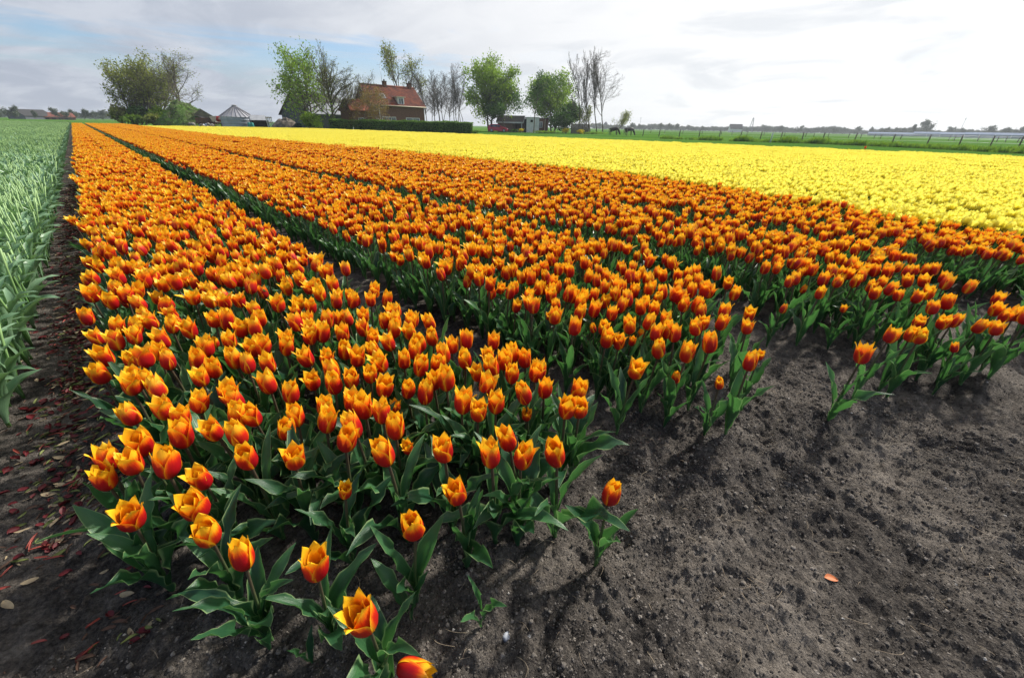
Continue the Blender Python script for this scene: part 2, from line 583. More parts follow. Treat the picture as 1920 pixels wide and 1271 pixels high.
def soil_height(x, y):
    """lumpy headland, trodden paths between the beds, flat further off"""
    near = np.clip(1.2 - np.hypot(x, y) / 9.0, 0.0, 1.0)
    head = 1.0 / (1.0 + np.exp((y - front(x)) / 0.10))                  # 1 on the bare headland
    wx, wy = x + 0.05 * perlin(x * 3, y * 3), y + 0.05 * perlin(x * 3 + 9, y * 3)
    h = 0.030 * fbm(wx * 1.5, wy * 2.2, 3) * (0.5 + 1.3 * head)
    h = h + 0.046 * (np.abs(fbm(wx * 4.2 + 3, wy * 5.4, 3)) - 0.25) * (0.22 + head)
    h = h + 0.016 * fbm(wx * 11.0, wy * 13.0, 4, 0.62)
    clod = np.maximum(0, fbm(x * 26.0, y * 28.0, 2)) ** 1.3
    h = h + 0.016 * clod * np.clip(0.55 + 1.6 * fbm(x * 2.1 + 5, y * 2.1, 2), 0.1, 1.4)
    h = h + 0.006 * fbm(x * 55.0, y * 55.0, 2, 0.7)
    h = h + 0.013 * (np.abs(fbm(wx * 18.0 + 7, wy * 21.0, 3, 0.65)) - 0.2)
    ck = crack(wx * 3.1 + 0.35 * perlin(x * 6, y * 6), wy * 3.1 + 0.35 * perlin(x * 6 + 4, y * 6))
    ck2 = np.clip(1.0 - ck / 0.035, 0, 1) * np.clip(0.4 + 2.5 * perlin(x * 1.4 + 2, y * 1.4 + 8), 0, 1)
    h = h - 0.015 * ck2
    gaps = np.zeros(np.shape(x))
    for g in (-0.42, 1.02, 2.81, 4.33):
        gaps = gaps + np.exp(-((x - g) / 0.10) ** 2)
    h = h - 0.022 * gaps * (1 - head) + 0.012 * (1 - head)
    return h * near


def grid_axis(lo, hi, step, far, grow=1.07):
    core = np.arange(lo, hi + step * 0.5, step)
    left, right, s, a, b = [], [], step, lo, hi
    while a > -far or b < far:
        s *= grow
        a -= s; b += s
        left.append(a); right.append(b)
    return np.concatenate([left[::-1], core, right])


gx, gy = grid_axis(-0.75, 2.5, 0.0070, 2600.0), grid_axis(-0.70, 1.70, 0.0070, 2600.0)
GX, GY = np.meshgrid(gx, gy)
GZ = soil_height(GX, GY)
ny_, nx_ = GX.shape
I = np.arange(ny_ * nx_).reshape(ny_, nx_)
FQ = np.stack([I[:-1, :-1], I[:-1, 1:], I[1:, 1:], I[1:, :-1]], -1).reshape(-1, 4)
ground = link('ground', mesh_from('ground', np.stack([GX, GY, GZ], -1).reshape(-1, 3), FQ, [SOIL]))
tag(ground, 'dark crumbly bare soil of the field with lumps and cracks', kind='structure')


def soil_z(x, y):
    return float(soil_height(np.array([x]), np.array([y]))[0])


# pasture: one green sheet beyond the tulip field
def grass_ground():
    M = Mat('pasture_grass')
    p = M.position()
    a = M.noise(0.045, 4.0, 0.6, p)
    b = M.noise(1.3, 5.0, 0.7, p)
    c = M.noise(14.0, 3.0, 0.7, p)
    f = M.math('ADD', M.math('MULTIPLY', a, 0.6), M.math('MULTIPLY', b, 0.4))
    col = M.ramp(f, [(0.36, (0.035, 0.105, 0.014)), (0.50, (0.070, 0.165, 0.024)), (0.64, (0.115, 0.20, 0.038))])
    col = M.mix(M.range(c, 0.45, 0.75, 0.0, 0.35), col, (0.13, 0.20, 0.045))
    return M.surface(col, 1.0, M.bump(M.math('ADD', b, c), 0.8, 0.08), 0.0)


GRASS = grass_ground()
edge_pts = [(FAR_X[i], FAR_Y[i]) for i in range(len(FAR_Y))] + [(8.0, 76.5), (7.6, ORANGE_END + 0.6), (-0.35, ORANGE_END + 0.6), (-0.6, GREEN_END + 1), (-120, GREEN_END + 1), (-2400, GREEN_END + 1)]
edge_pts[0] = (28.6, -30.0)
outline = [(28.6, -2400)] + edge_pts + [(-2400, 2500), (2500, 2500), (2500, -2400)]
bm = bmesh.new()
f_ = bm.faces.new([bm.verts.new((x, y, 0.03)) for x, y in outline])
bmesh.ops.triangulate(bm, faces=[f_])
me = bpy.data.meshes.new('pasture'); bm.to_mesh(me); bm.free(); me.materials.append(GRASS)
tag(link('pasture', me), 'flat green pasture beyond the tulip field', kind='structure')
me.flip_normals() if me.polygons[0].normal.z < 0 else None


# ------------------------------------------------------------------ tulip geometry
S_T = np.array([0, .12, .3, .5, .7, .85, .95, 1.0])
W_T = np.array([.28, .62, .95, 1.0, .76, .40, .13, .005])
Z_T = np.array([0, .04, .20, .42, .66, .85, .96, 1.0])
R_CLOSED = np.array([.12, .55, .92, 1.0, .95, .89, .89, .94])
R_OPEN = np.array([.12, .58, .98, 1.10, 1.20, 1.48, 1.86, 2.2])


def petal(az, L, R, W, openness, rr, nu=7, nv=9, zoff=0.0, lean=0.0):
    """one cupped, pointed petal; u across, v from base to tip"""
    s = np.linspace(0, 1, nv) ** 0.92
    u = np.linspace(-1, 1, nu)
    o = openness
    r = R * ((1 - o) * np.interp(s, S_T, R_CLOSED) + o * np.interp(s, S_T, R_OPEN))
    z = L * np.interp(s, S_T, Z_T) * (1 - 0.18 * max(o, 0)) + zoff
    w = W * np.interp(s, S_T, W_T)
    ph = rr.uniform(0, 6.28, 3)
    S, Uu = np.meshgrid(s, u, indexing='ij')
    half = (w / np.maximum(r, R * 0.45))[:, None]
    ang = az + Uu * half + 0.05 * np.sin(5 * S + ph[0]) * S
    fold = 0.10 * R * np.abs(Uu) ** 2 * np.sin(math.pi * S) * rr.uniform(-0.3, 1.0)
    rip = 0.05 * R * np.sin(9 * S + 3.5 * Uu + ph[1]) * np.abs(Uu) * S
    rad = r[:, None] + fold + rip - 0.10 * R * (1 - Uu ** 2) * S ** 2 * (0.4 + o)
    x, y = rad * np.cos(ang), rad * np.sin(ang)
    zz_ = z[:, None] - 0.05 * L * Uu ** 2 * S * 0.6 + 0.02 * L * np.sin(7 * S + ph[2]) * Uu * S
    x = x + lean * math.cos(az) * L * S ** 2
    y = y + lean * math.sin(az) * L * S ** 2
    V = np.stack([x, y, zz_], -1).reshape(-1, 3)
    F = []
    for i in range(nv - 1):
        for j in range(nu - 1):
            a = i * nu + j
            F.append((a, a + 1, a + nu + 1, a + nu))
    uv = np.stack([(Uu + 1) / 2, S], -1).reshape(-1, 2)
    return V, F, uv


def head_petals(seed, openness, nu=7, nv=9, L=0.083, R=0.0240, layers=3):
    rr = np.random.default_rng(seed)
    out = []
    a0 = rr.uniform(0, 6.28)
    for k in range(3):                                            # outer whorl
        o = openness + rr.uniform(-0.18, 0.30) + (0.40 if rr.random() < .22 and openness > 0 else 0)
        out.append(petal(a0 + k * 2.094 + rr.uniform(-.15, .15), L * rr.uniform(.93, 1.06), R * 1.04, 0.029 * rr.uniform(.92, 1.1), o, rr, nu, nv))
    for k in range(3):                                            # second whorl
        o = openness - 0.12 + rr.uniform(-0.15, 0.22)
        out.append(petal(a0 + 1.047 + k * 2.094 + rr.uniform(-.15, .15), L * rr.uniform(1.0, 1.12), R * 0.92, 0.027 * rr.uniform(.92, 1.1), o, rr, nu, nv))
    inner = []
    if layers > 2:
        for k in range(3):                                        # small inner petals
            inner.append(petal(a0 + 0.5 + k * 2.094 + rr.uniform(-.3, .3), L * rr.uniform(.78, .95), R * 0.62, 0.021, openness * 0.5 - 0.1, rr, max(5, nu - 2), max(6, nv - 3)))
    return out, inner


def tulip_leaf(seed, L=0.23, W=0.031, az=0.0, rise=1.25, bend=1.1, z0=0.01, nu=7, nv=12, wave=1.0, twist=0.3):
    rr = np.random.default_rng(seed)
    s = np.linspace(0, 1, nv)
    u = np.linspace(-1, 1, nu)
    th = rise - bend * s ** 1.6                                   # slope angle along the leaf
    ds = L / (nv - 1)
    rx = np.concatenate([[0], np.cumsum(np.cos(th[:-1]) * ds)]) + 0.006
    rz = np.concatenate([[0], np.cumsum(np.sin(th[:-1]) * ds)]) + z0
    w = W * np.interp(s, [0, .08, .25, .45, .65, .82, .94, 1.0], [.30, .45, .85, 1.0, .88, .58, .24, .02])
    ph = rr.uniform(0, 6.28, 4)
    S, Uu = np.meshgrid(s, u, indexing='ij')
    foldang = (0.95 - 0.75 * s)[:, None]                          # channelled at the base, flat at the tip
    lat = w[:, None] * Uu * np.cos(foldang * np.abs(Uu))
    lift = w[:, None] * np.abs(Uu) * np.sin(foldang) * np.abs(Uu)
    wv = wave * W * (0.42 * np.sin(S * 15 + ph[0] + np.sign(Uu) * 1.3) + 0.30 * np.sin(S * 27 + ph[1] - np.sign(Uu))) * np.abs(Uu) ** 2.5 * np.sin(math.pi * np.clip(S * 1.05, 0, 1)) ** 0.7
    tw = twist * S * rr.uniform(-1, 1)
    lat2 = lat * np.cos(tw) - (lift + wv) * np.sin(tw)
    lift2 = lat * np.sin(tw) + (lift + wv) * np.cos(tw)
    sx, sz = -np.sin(th)[:, None], np.cos(th)[:, None]            # leaf normal, upper face towards the stem
    side = 0.16 * L * rr.uniform(-1, 1) * S ** 2
    X = rx[:, None] + sx * lift2
    Z = rz[:, None] + sz * lift2
    Y = lat2 + side
    c, sn = math.cos(az), math.sin(az)
    V = np.stack([X * c - Y * sn, X * sn + Y * c, np.maximum(Z, 0.004)], -1).reshape(-1, 3)
    F = []
    for i in range(nv - 1):
        for j in range(nu - 1):
            a = i * nu + j
            F.append((a, a + 1, a + nu + 1, a + nu))
    return V, F, np.stack([(Uu + 1) / 2, S], -1).reshape(-1, 2)


def stem_curve(seed, H, lean=0.03, n=7):
    rr = np.random.default_rng(seed)
    a = rr.uniform(0, 6.28)
    s = np.linspace(0, 1, n)
    off = lean * H * s ** 1.8 * rr.uniform(0.2, 1.4)
    return np.stack([off * math.cos(a), off * math.sin(a), H * s], -1)


def place(V, M):
    V = np.asarray(V)
    return V @ np.array(M.to_3x3()).T + np.array(M.translation)


def head_matrix(pts, rr, amount=0.22):
    d = Vector(pts[-1] - pts[-2]).normalized()
    d = (d + Vector((rr.uniform(-1, 1), rr.uniform(-1, 1), 0)) * amount).normalized()
    return Matrix.Translation(Vector(pts[-1])) @ d.to_track_quat('Z', 'Y').to_matrix().to_4x4()


TULIP_H = 0.285                                                   # stem height up to the base of the flower


def plant_leaves(seed, nleaf, nu, nv, big=1.0):
    rr = np.random.default_rng(seed + 900)
    a0 = rr.uniform(0, 6.28)
    out = []
    for k in range(nleaf):
        low = k < 2
        out.append(tulip_leaf(seed * 17 + k, L=big * rr.uniform(.20, .27) * (1.0 if low else .82), W=big * rr.uniform(.019, .031) * (1.0 if low else .62),
                              az=a0 + k * 2.4 + rr.uniform(-.4, .4), rise=rr.uniform(1.20, 1.48), bend=(rr.uniform(.30, 1.25) if low else rr.uniform(.1, .7)) if big < 1.1 else (rr.uniform(.8, 2.0) if low else rr.uniform(.7, 1.3)),
                              z0=0.006 + 0.03 * k, nu=nu, nv=nv, wave=rr.uniform(.6, 1.5)))
    return out


def whole_tulip(seed, openness, lod, petal_mat, leaf_mat, egg=False):
    """stem, leaves and flower of one plant in one mesh, for the mass of the field"""
    rr = np.random.default_rng(seed)
    nu, nv, lnu, lnv, nl, sides = {0: (5, 7, 5, 8, 4, 5), 1: (3, 5, 3, 5, 3, 3)}[lod]
    mb = MB()
    pts = stem_curve(seed, TULIP_H, 0.08, 5 if lod == 0 else 3)
    mb.tube(pts, np.linspace(0.0042, 0.0034, len(pts)), sides, 0, False)
    for V, F, uv in plant_leaves(seed, nl, lnu, lnv):
        mb.add(V, F, uv, 1, rr.random())
    M = head_matrix(pts, rr)
    kw = dict(L=0.063, R=0.0285) if egg else dict(L=0.077, R=0.0228)
    outer, inner = head_petals(seed + 5, openness, nu, nv, layers=3 if (lod == 0 and not egg) else 2, **kw)
    t = rr.random()
    for V, F, uv in outer + inner:
        mb.add(place(V, M), F, uv, 2, t)
    return mb.mesh('plant', [STEM, leaf_mat, petal_mat])


def flower_patch(seed, n, w, l, petal_mat, leaf_mat, openness, egg=False):
    """a short stretch of bed seen from far away: low flowers on leafy plants"""
    rr = np.random.default_rng(seed)
    mb = MB()
    k = int(math.sqrt(n * w / l)) + 1
    m = int(math.ceil(n / k))
    for i in range(k):
        for j in range(m):
            x = (i + .5 + rr.uniform(-.38, .38)) / k * w - w / 2
            y = (j + .5 + rr.uniform(-.38, .38)) / m * l - l / 2
            h = TULIP_H * rr.uniform(.92, 1.14)
            M = Matrix.Translation((x, y, h)) @ Euler((rr.uniform(-.2, .2), rr.uniform(-.2, .2), rr.uniform(0, 6.28))).to_matrix().to_4x4()
            outer, _ = head_petals(int(rr.integers(1e6)), openness, 3, 4, layers=2, **(dict(L=0.063, R=0.0290) if egg else dict(L=0.077, R=0.0232)))
            t = rr.random()
            for V, F, uv in outer:
                mb.add(place(V, M), F, uv, 1, t)
            for q in range(2):
                V, F, uv = tulip_leaf(int(rr.integers(1e6)), .22, .032, rr.uniform(0, 6.28), 1.35, .6, .01, 3, 3)
                mb.add(V + np.array((x, y, 0)), F, uv, 0, rr.random())
    return mb.mesh('patch', [leaf_mat, petal_mat])


def bare_plant(seed, lod):
    """a tulip whose flower has been cut off: thick pale stem, broad arching leaves"""
    rr = np.random.default_rng(seed + 4000)
    lnu, lnv, nl, sides = {0: (7, 10, 4, 6), 1: (3, 6, 4, 3)}[lod]
    H = rr.uniform(.32, .47)
    pts = stem_curve(seed, H, 0.16, 5 if lod == 0 else 3)
    stem = MB().tube(pts, np.linspace(0.0065, 0.0048, len(pts)), sides, 0, True)
    leaves = []
    a0 = rr.uniform(0, 6.28)
    for k in range(nl):
        leaves.append(tulip_leaf(seed * 31 + k, L=rr.uniform(.24, .32) * (1 - .12 * k), W=rr.uniform(.028, .042) * (1 - .1 * k), az=a0 + k * 2.4, rise=rr.uniform(1.25, 1.45),
                                 bend=rr.uniform(.8, 2.0), z0=.02 + .07 * k, nu=lnu, nv=lnv, wave=.5))
    return stem, leaves


def bare_whole(seed, lod):
    stem, leaves = bare_plant(seed, lod)
    for V, F, uv in leaves:
        stem.add(V, F, uv, 1, random.random())
    return stem.mesh('plant', [GSTEM, GLEAF])


def bare_patch(seed, n, w, l):
    rr = np.random.default_rng(seed)
    mb = MB()
    k = int(math.sqrt(n * w / l)) + 1
    m = int(math.ceil(n / k))
    for i in range(k):
        for j in range(m):
            x = (i + .5 + rr.uniform(-.4, .4)) / k * w - w / 2
            y = (j + .5 + rr.uniform(-.4, .4)) / m * l - l / 2
            h = rr.uniform(.36, .47)
            a = rr.uniform(0, 6.28)
            mb.tube([(x, y, 0.1), (x + .03 * math.cos(a), y + .03 * math.sin(a), h)], [.007, .006], 3, 0, False)
            for q in range(3):
                V, F, uv = tulip_leaf(int(rr.integers(1e6)), rr.uniform(.22, .3), .03, rr.uniform(0, 6.28), 1.35, rr.uniform(.8, 1.8), .03 + .07 * q, 3, 4)
                mb.add(V + np.array((x, y, 0)), F, uv, 1, rr.random())
    return mb.mesh('patch', [GSTEM, GLEAF])


# ------------------------------------------------------------------ the tulips that can be told apart, one by one
HEADS = """0.105,0.488,0.285 0.273,0.593,0.3 0.068,0.654,0.285 0.395,0.586,0.3 0.692,0.337,0.3 0.57,0.528,0.335 -0.033,0.784,0.285 0.52,0.6,0.335 0.437,0.692,0.335 0.673,0.483,0.335 0.198,0.805,0.3s 0.606,0.604,0.335 0.319,0.794,0.335 -0.071,0.895,0.285 0.385,0.855,0.335 0.261,0.912,0.335 0.421,0.86,0.27s 0.136,0.951,0.335 0.605,0.759,0.335 -0.087,0.983,0.3 0.311,0.94,0.335 0.672,0.746,0.335 0.821,0.598,0.335 0.6,0.832,0.335 0.39,0.957,0.335 0.056,1.033,0.335 0.881,0.584,0.335 0.779,0.715,0.335 0.784,0.723,0.27s 0.361,1.012,0.335 0.254,1.048,0.335 -0.044,1.08,0.3 -0.199,1.073,0.3 0.543,0.954,0.335 0.705,0.856,0.335 0.162,1.099,0.335 0.354,1.069,0.335 0.871,0.72,0.335 0.061,1.137,0.335 0.628,0.955,0.335 0.211,1.131,0.335 0.528,1.029,0.335 -0.104,1.155,0.335 0.96,0.651,0.335 0.285,1.128,0.335 0.496,1.065,0.27s 0.465,1.081,0.335 0.615,1.009,0.335 0.84,0.847,0.335 0.116,1.201,0.335 0.017,1.209,0.335 0.905,0.807,0.335 0.764,0.942,0.335 0.809,0.914,0.335 -0.165,1.219,0.335 0.084,1.24,0.335 -0.056,1.246,0.335 0.954,0.816,0.335 -0.231,1.236,0.3 0.35,1.212,0.335 0.623,1.097,0.335 0.408,1.204,0.335 0.227,1.251,0.335 0.681,1.079,0.335 0.472,1.196,0.335 0.882,0.938,0.335 -0.224,1.273,0.335 0.776,1.034,0.335 -0.139,1.299,0.335 0.859,0.995,0.335 0.307,1.291,0.335 -0.041,1.329,0.335 0.099,1.329,0.335 0.539,1.221,0.335 0.975,0.912,0.335 0.745,1.113,0.335 0.383,1.284,0.335 0.945,0.955,0.335 0.613,1.196,0.335 1.222,0.59,0.335 -0.0,1.371,0.335 0.191,1.358,0.335 0.079,1.377,0.335 0.671,1.234,0.335 0.486,1.319,0.335 0.803,1.154,0.335 -0.078,1.406,0.335 0.562,1.31,0.335 0.945,1.075,0.335 0.863,1.149,0.335 -0.142,1.448,0.335 0.725,1.266,0.335 0.409,1.405,0.335 0.352,1.443,0.335 0.642,1.341,0.335 1.452,0.347,0.27s 0.478,1.416,0.335 0.793,1.272,0.335 0.222,1.483,0.335 1.492,0.28,0.335 1.432,0.505,0.25b 0.583,1.419,0.335 -0.073,1.536,0.335 0.036,1.539,0.335 1.461,0.5,0.335 1.427,0.598,0.335 1.331,0.791,0.335 1.372,0.745,0.335 0.746,1.378,0.335 0.689,1.438,0.335 0.084,1.596,0.335 0.318,1.581,0.335 0.16,1.605,0.335 1.556,0.451,0.335 0.861,1.379,0.335 0.533,1.542,0.335 0.461,1.576,0.335 1.509,0.664,0.335 0.409,1.599,0.335 0.619,1.538,0.335 0.228,1.663,0.335 1.581,0.599,0.335 0.759,1.511,0.335 1.575,0.64,0.335 1.511,0.78,0.335 1.517,0.769,0.27s 0.72,1.546,0.335 1.415,0.995,0.335 0.458,1.69,0.335 1.485,0.95,0.27s 1.687,0.557,0.335 1.534,0.898,0.335 0.524,1.705,0.335 0.086,1.783,0.335 1.668,0.688,0.335 0.429,1.753,0.335 1.408,1.129,0.335 1.514,0.991,0.335 0.181,1.804,0.335 1.638,0.786,0.25b 1.415,1.17,0.27s 0.277,1.835,0.335 1.515,1.08,0.335 -0.045,1.86,0.335 -0.122,1.86,0.335 1.853,0.328,0.27s 0.23,1.877,0.335 1.725,0.781,0.335 1.839,0.515,0.335 0.314,1.893,0.335 1.724,0.848,0.335 1.499,1.24,0.335 -0.018,1.953,0.335 1.962,0.008,0.335 0.135,1.958,0.27s 1.92,0.423,0.335 1.566,1.193,0.335 1.613,1.139,0.335 1.874,0.626,0.335 0.072,1.977,0.335 1.748,0.933,0.335 1.688,1.047,0.335 0.196,1.98,0.335 1.686,1.112,0.335 1.553,1.297,0.335 1.748,1.02,0.335 1.895,0.719,0.335 1.517,1.355,0.335 1.969,0.542,0.335 0.167,2.043,0.335 1.963,0.683,0.335 -0.088,2.08,0.335 -0.15,2.08,0.335 0.027,2.095,0.335 1.803,1.132,0.335 2.079,0.466,0.335 1.944,0.885,0.335 1.894,0.996,0.335 2.012,0.786,0.335 1.991,0.87,0.335 -0.189,2.171,0.335 -0.089,2.182,0.335 1.906,1.069,0.335 -0.034,2.186,0.335 1.976,0.951,0.335 2.097,0.776,0.335 1.925,1.141,0.335 1.708,1.454,0.335 -0.143,2.248,0.335 2.285,-0.034,0.335 2.174,0.722,0.335 1.888,1.298,0.335 2.137,0.866,0.335 1.732,1.566,0.335 1.977,1.252,0.335 1.872,1.41,0.335 2.268,0.612,0.335 2.085,1.093,0.335 2.057,1.15,0.335 2.245,0.772,0.335 2.158,1.062,0.335 2.418,-0.145,0.335 2.451,-0.1,0.335 2.269,1.014,0.335 2.415,0.696,0.335 2.34,0.97,0.335 2.54,0.42,0.25b 2.418,0.936,0.335 2.51,0.805,0.335 2.638,-0.278,0.27s 2.504,0.931,0.335 2.68,-0.113,0.335 2.69,0.31,0.335 2.731,0.468,0.335 2.781,-0.203,0.335 2.788,0.178,0.27s 2.819,-0.237,0.335 2.82,-0.384,0.335 2.835,-0.316,0.335 2.859,0.452,0.335 2.906,0.092,0.335 2.902,0.333,0.335 2.928,-0.162,0.335 2.941,0.268,0.335 2.892,0.652,0.335 2.979,-0.013,0.335 2.949,-0.459,0.335 2.965,0.422,0.25b 2.995,0.129,0.335 2.952,0.6,0.335 3.017,-0.074,0.335 3.001,-0.4,0.335 3.027,-0.2,0.335 3.048,0.038,0.335 3.045,0.208,0.335 3.05,-0.443,0.335 3.069,-0.37,0.335 3.071,0.423,0.335 3.129,-0.118,0.335 3.158,0.191,0.335 3.163,0.105,0.335 3.18,0.257,0.335 3.197,0.296,0.335 3.319,-0.015,0.335 3.299,-0.39,0.335 3.354,-0.093,0.335 3.402,-0.258,0.335 3.409,0.149,0.335 3.41,0.185,0.335 3.415,-0.178,0.335 3.458,0.088,0.335 3.52,0.015,0.335 3.566,-0.164,0.335 3.602,-0.019,0.335 3.705,-0.052,0.335 3.734,-0.115,0.335"""
listed = []
for tok in HEADS.split():
    k = tok[-1] if tok[-1] in 'sb' else ''
    x, y, z = (float(v) for v in tok.rstrip('sb').split(','))
    listed.append((x, y, z, k))


def project(x, y, z):
    v = np.stack([x, y, z - CAM_H], -1)
    c = v @ np.array(cF)
    c = np.where(c > 0.01, c, 0.01)
    return CX + (v @ np.array(vR)) / c * F_PX, CY - (v @ np.array(vU)) / c * F_PX


def in_view(x, y, lo=-16.0, hi=108.0):
    az = np.degrees(np.arctan2(x, y))
    return ((az > lo) & (az < hi)) | (np.hypot(x, y) < 1.2)


def jittered(x0, x1, y0, y1, step, jit, seed):
    r = np.random.default_rng(seed)
    a, b = np.meshgrid(np.arange(x0, x1, step), np.arange(y0, y1, step))
    a = a + np.where(np.arange(a.shape[0])[:, None] % 2 == 0, 0, step / 2)
    x = (a + r.uniform(-jit, jit, a.shape)).ravel()
    y = (b + r.uniform(-jit, jit, b.shape)).ravel()
    return x, y


NEAR, MID = 5.0, 15.0
SPACING = 0.094
px_, py_ = jittered(-0.3, 16.0, -6.0, 16.0, SPACING, 0.030, 3)
keep = in_view(px_, py_) & in_bed(px_, 0.02) & (py_ > front(px_) + 0.03) & (np.hypot(px_, py_) < MID)
px_, py_ = px_[keep], py_[keep]
gapn = fbm(px_ * 2.3 + 40, py_ * 4.5, 2)                              # thinner places where the leaves show
keep = gapn > -0.33
px_, py_ = px_[keep], py_[keep]
orange = px_ < yel_edge(py_) + 0.12 * perlin(px_ * 5, py_ * 5)
ox, oy = px_[orange], py_[orange]
yx, yy = jittered(4.5, 16.0, -6.0, 16.0, 0.080, 0.026, 4)
keep = in_view(yx, yy) & in_bed(yx, 0.0) & (yy > front(yx) + 0.03) & (np.hypot(yx, yy) < MID) & (yx >= yel_edge(yy) + 0.12 * perlin(yx * 5, yy * 5)) & (fbm(yx * 2.3 + 40, yy * 4.5, 2) > -0.5)
yx, yy = yx[keep], yy[keep]
hx, hy = project(ox, oy, np.full(ox.shape, 0.335))
taken = np.zeros(ox.shape, bool)
for x0, x1, y0, y1 in ((120, 630, 770, 931), (0, 780, 820, 1400), (600, 1130, 740, 960), (860, 1010, 600, 745), (1000, 1500, 620, 840), (1330, 1520, 512, 640), (1420, 1960, 545, 800), (1690, 1960, 488, 600)):
    taken |= (hx > x0) & (hx < x1) & (hy > y0) & (hy < y1)
ox, oy = ox[~taken], oy[~taken]
lx, ly = np.array([t[0] for t in listed]), np.array([t[1] for t in listed])
dmin = np.min(np.hypot(ox[:, None] - lx[None], oy[:, None] - ly[None]), axis=1)
ox, oy = ox[dmin > 0.062], oy[dmin > 0.062]
order = np.argsort(np.hypot(ox, oy))
ox, oy = ox[order], oy[order]
n_extra = max(0, 300 - len(listed))
singles = [(x, y, z, k) for x, y, z, k in listed] + [(float(ox[i]), float(oy[i]), 0.335 + 0.03 * random.uniform(-1, 1), '') for i in range(n_extra)]
ox, oy = ox[n_extra:], oy[n_extra:]

# prototypes of the parts: shared mesh data
NP, NH, NBIG = 10, 12, 6
plant_kinds = []
for i in range(NP + NBIG):
    rr = np.random.default_rng(100 + i)
    pts = stem_curve(100 + i, TULIP_H, 0.07, 8)
    stem = MB().tube(pts, np.linspace(0.0048, 0.0038, 8), 7, 0, False).mesh('stem', [STEM])
    leaves = []
    for k, (V, F, uv) in enumerate(plant_leaves(100 + i, 4 if i % 3 else 3, 7, 13, 1.08) if i < NP else plant_leaves(100 + i, 5, 7, 15, 1.16)):
        leaves.append(MB().add(V, F, uv, 0, rr.random()).mesh('leaf', [LEAF]))
    plant_kinds.append((stem, leaves, head_matrix(pts, rr, 0.16)))
head_kinds = []
for i in range(NH + 1):
    op = -0.30 if i == NH else -0.12 + 0.50 * (i / (NH - 1)) ** 1.8
    outer, inner = head_petals(300 + i, op, 7, 10)
    t = (i * 0.37) % 1.0
    core = MB()
    if i < NH:
        for V, F, uv in inner:
            core.add(V, F, uv, 0, t)
    core.tube([(0, 0, 0.0), (0, 0, .012), (0, 0, .026), (0, 0, .030)], [.004, .0055, .004, .006], 6, 1)
    petals = [MB().add(V, F, uv, 0, t).mesh('petal', [PETAL]) for V, F, uv in outer]
    head_kinds.append((core.mesh('flower_head', [PETAL, PISTIL]), petals))

ORD = ['first', 'second', 'third', 'fourth', 'fifth', 'sixth', 'seventh', 'eighth', 'ninth', 'tenth', 'eleventh', 'twelfth', 'thirteenth', 'fourteenth',
       'fifteenth', 'sixteenth', 'seventeenth', 'eighteenth', 'nineteenth', 'twentieth']
BEDNAME = ['bed beside the path', 'second orange bed', 'third orange bed', 'rightmost orange bed']
SPECIAL = [((0.692, 0.337), 'lone orange tulip standing by itself on the bare soil in front'),
           ((0.105, 0.488), 'nearest orange tulip, wide open, at the bottom edge above a fallen bloom'),
           ((0.068, 0.654), 'upright orange tulip with bare soil either side, second nearest at the bottom'),
           ((0.273, 0.593), 'narrow orange tulip standing clear of the bed beside a leafy sprout'),
           ((0.395, 0.586), 'small orange tulip low at the front edge of the left bed'),
           ((0.198, 0.805), 'small red star-shaped tulip low among dark leaves near the front'),
           ((-0.033, 0.784), 'orange tulip over broad crumpled leaves at the left front corner'),
           ((-0.071, 0.895), 'wide open orange tulip just behind the left front corner one'),
           ((-0.087, 0.983), 'orange tulip third back from the left front corner of the bed')]
# rows counted from the front end of each bed
rows = {}
for i, (x, y, z, k) in enumerate(singles):
    b = 0 if x < 1.02 else 1 if x < 2.81 else 2 if x < 4.3 else 3
    if b == 2 and y < 0.02 + 0.1 * (3.0 - x) and x > 2.6 and y < -0.2:
        b = 3
    rows.setdefault(b, []).append((y - float(front(x)), x, i))
labels = {}
for b, lst in rows.items():
    lst.sort()
    n_row = max(1, int(round(math.sqrt(len(lst) * 0.8))))
    for r0 in range(0, len(lst), n_row):
        row = sorted(lst[r0:r0 + n_row], key=lambda t: t[1])
        ri = r0 // n_row
        for j, (_, x, i) in enumerate(row):
            size = {'s': 'small ', 'b': 'closed '}.get(singles[i][3], '')
            labels[i] = '%sorange tulip, %s, %s row from the front, %s from left' % (size, BEDNAME[b], ORD[min(ri, 19)], ORD[min(j, 19)])
for (sx, sy), text in SPECIAL:
    i = min(range(len(singles)), key=lambda q: math.hypot(singles[q][0] - sx, singles[q][1] - sy))
    labels[i] = text

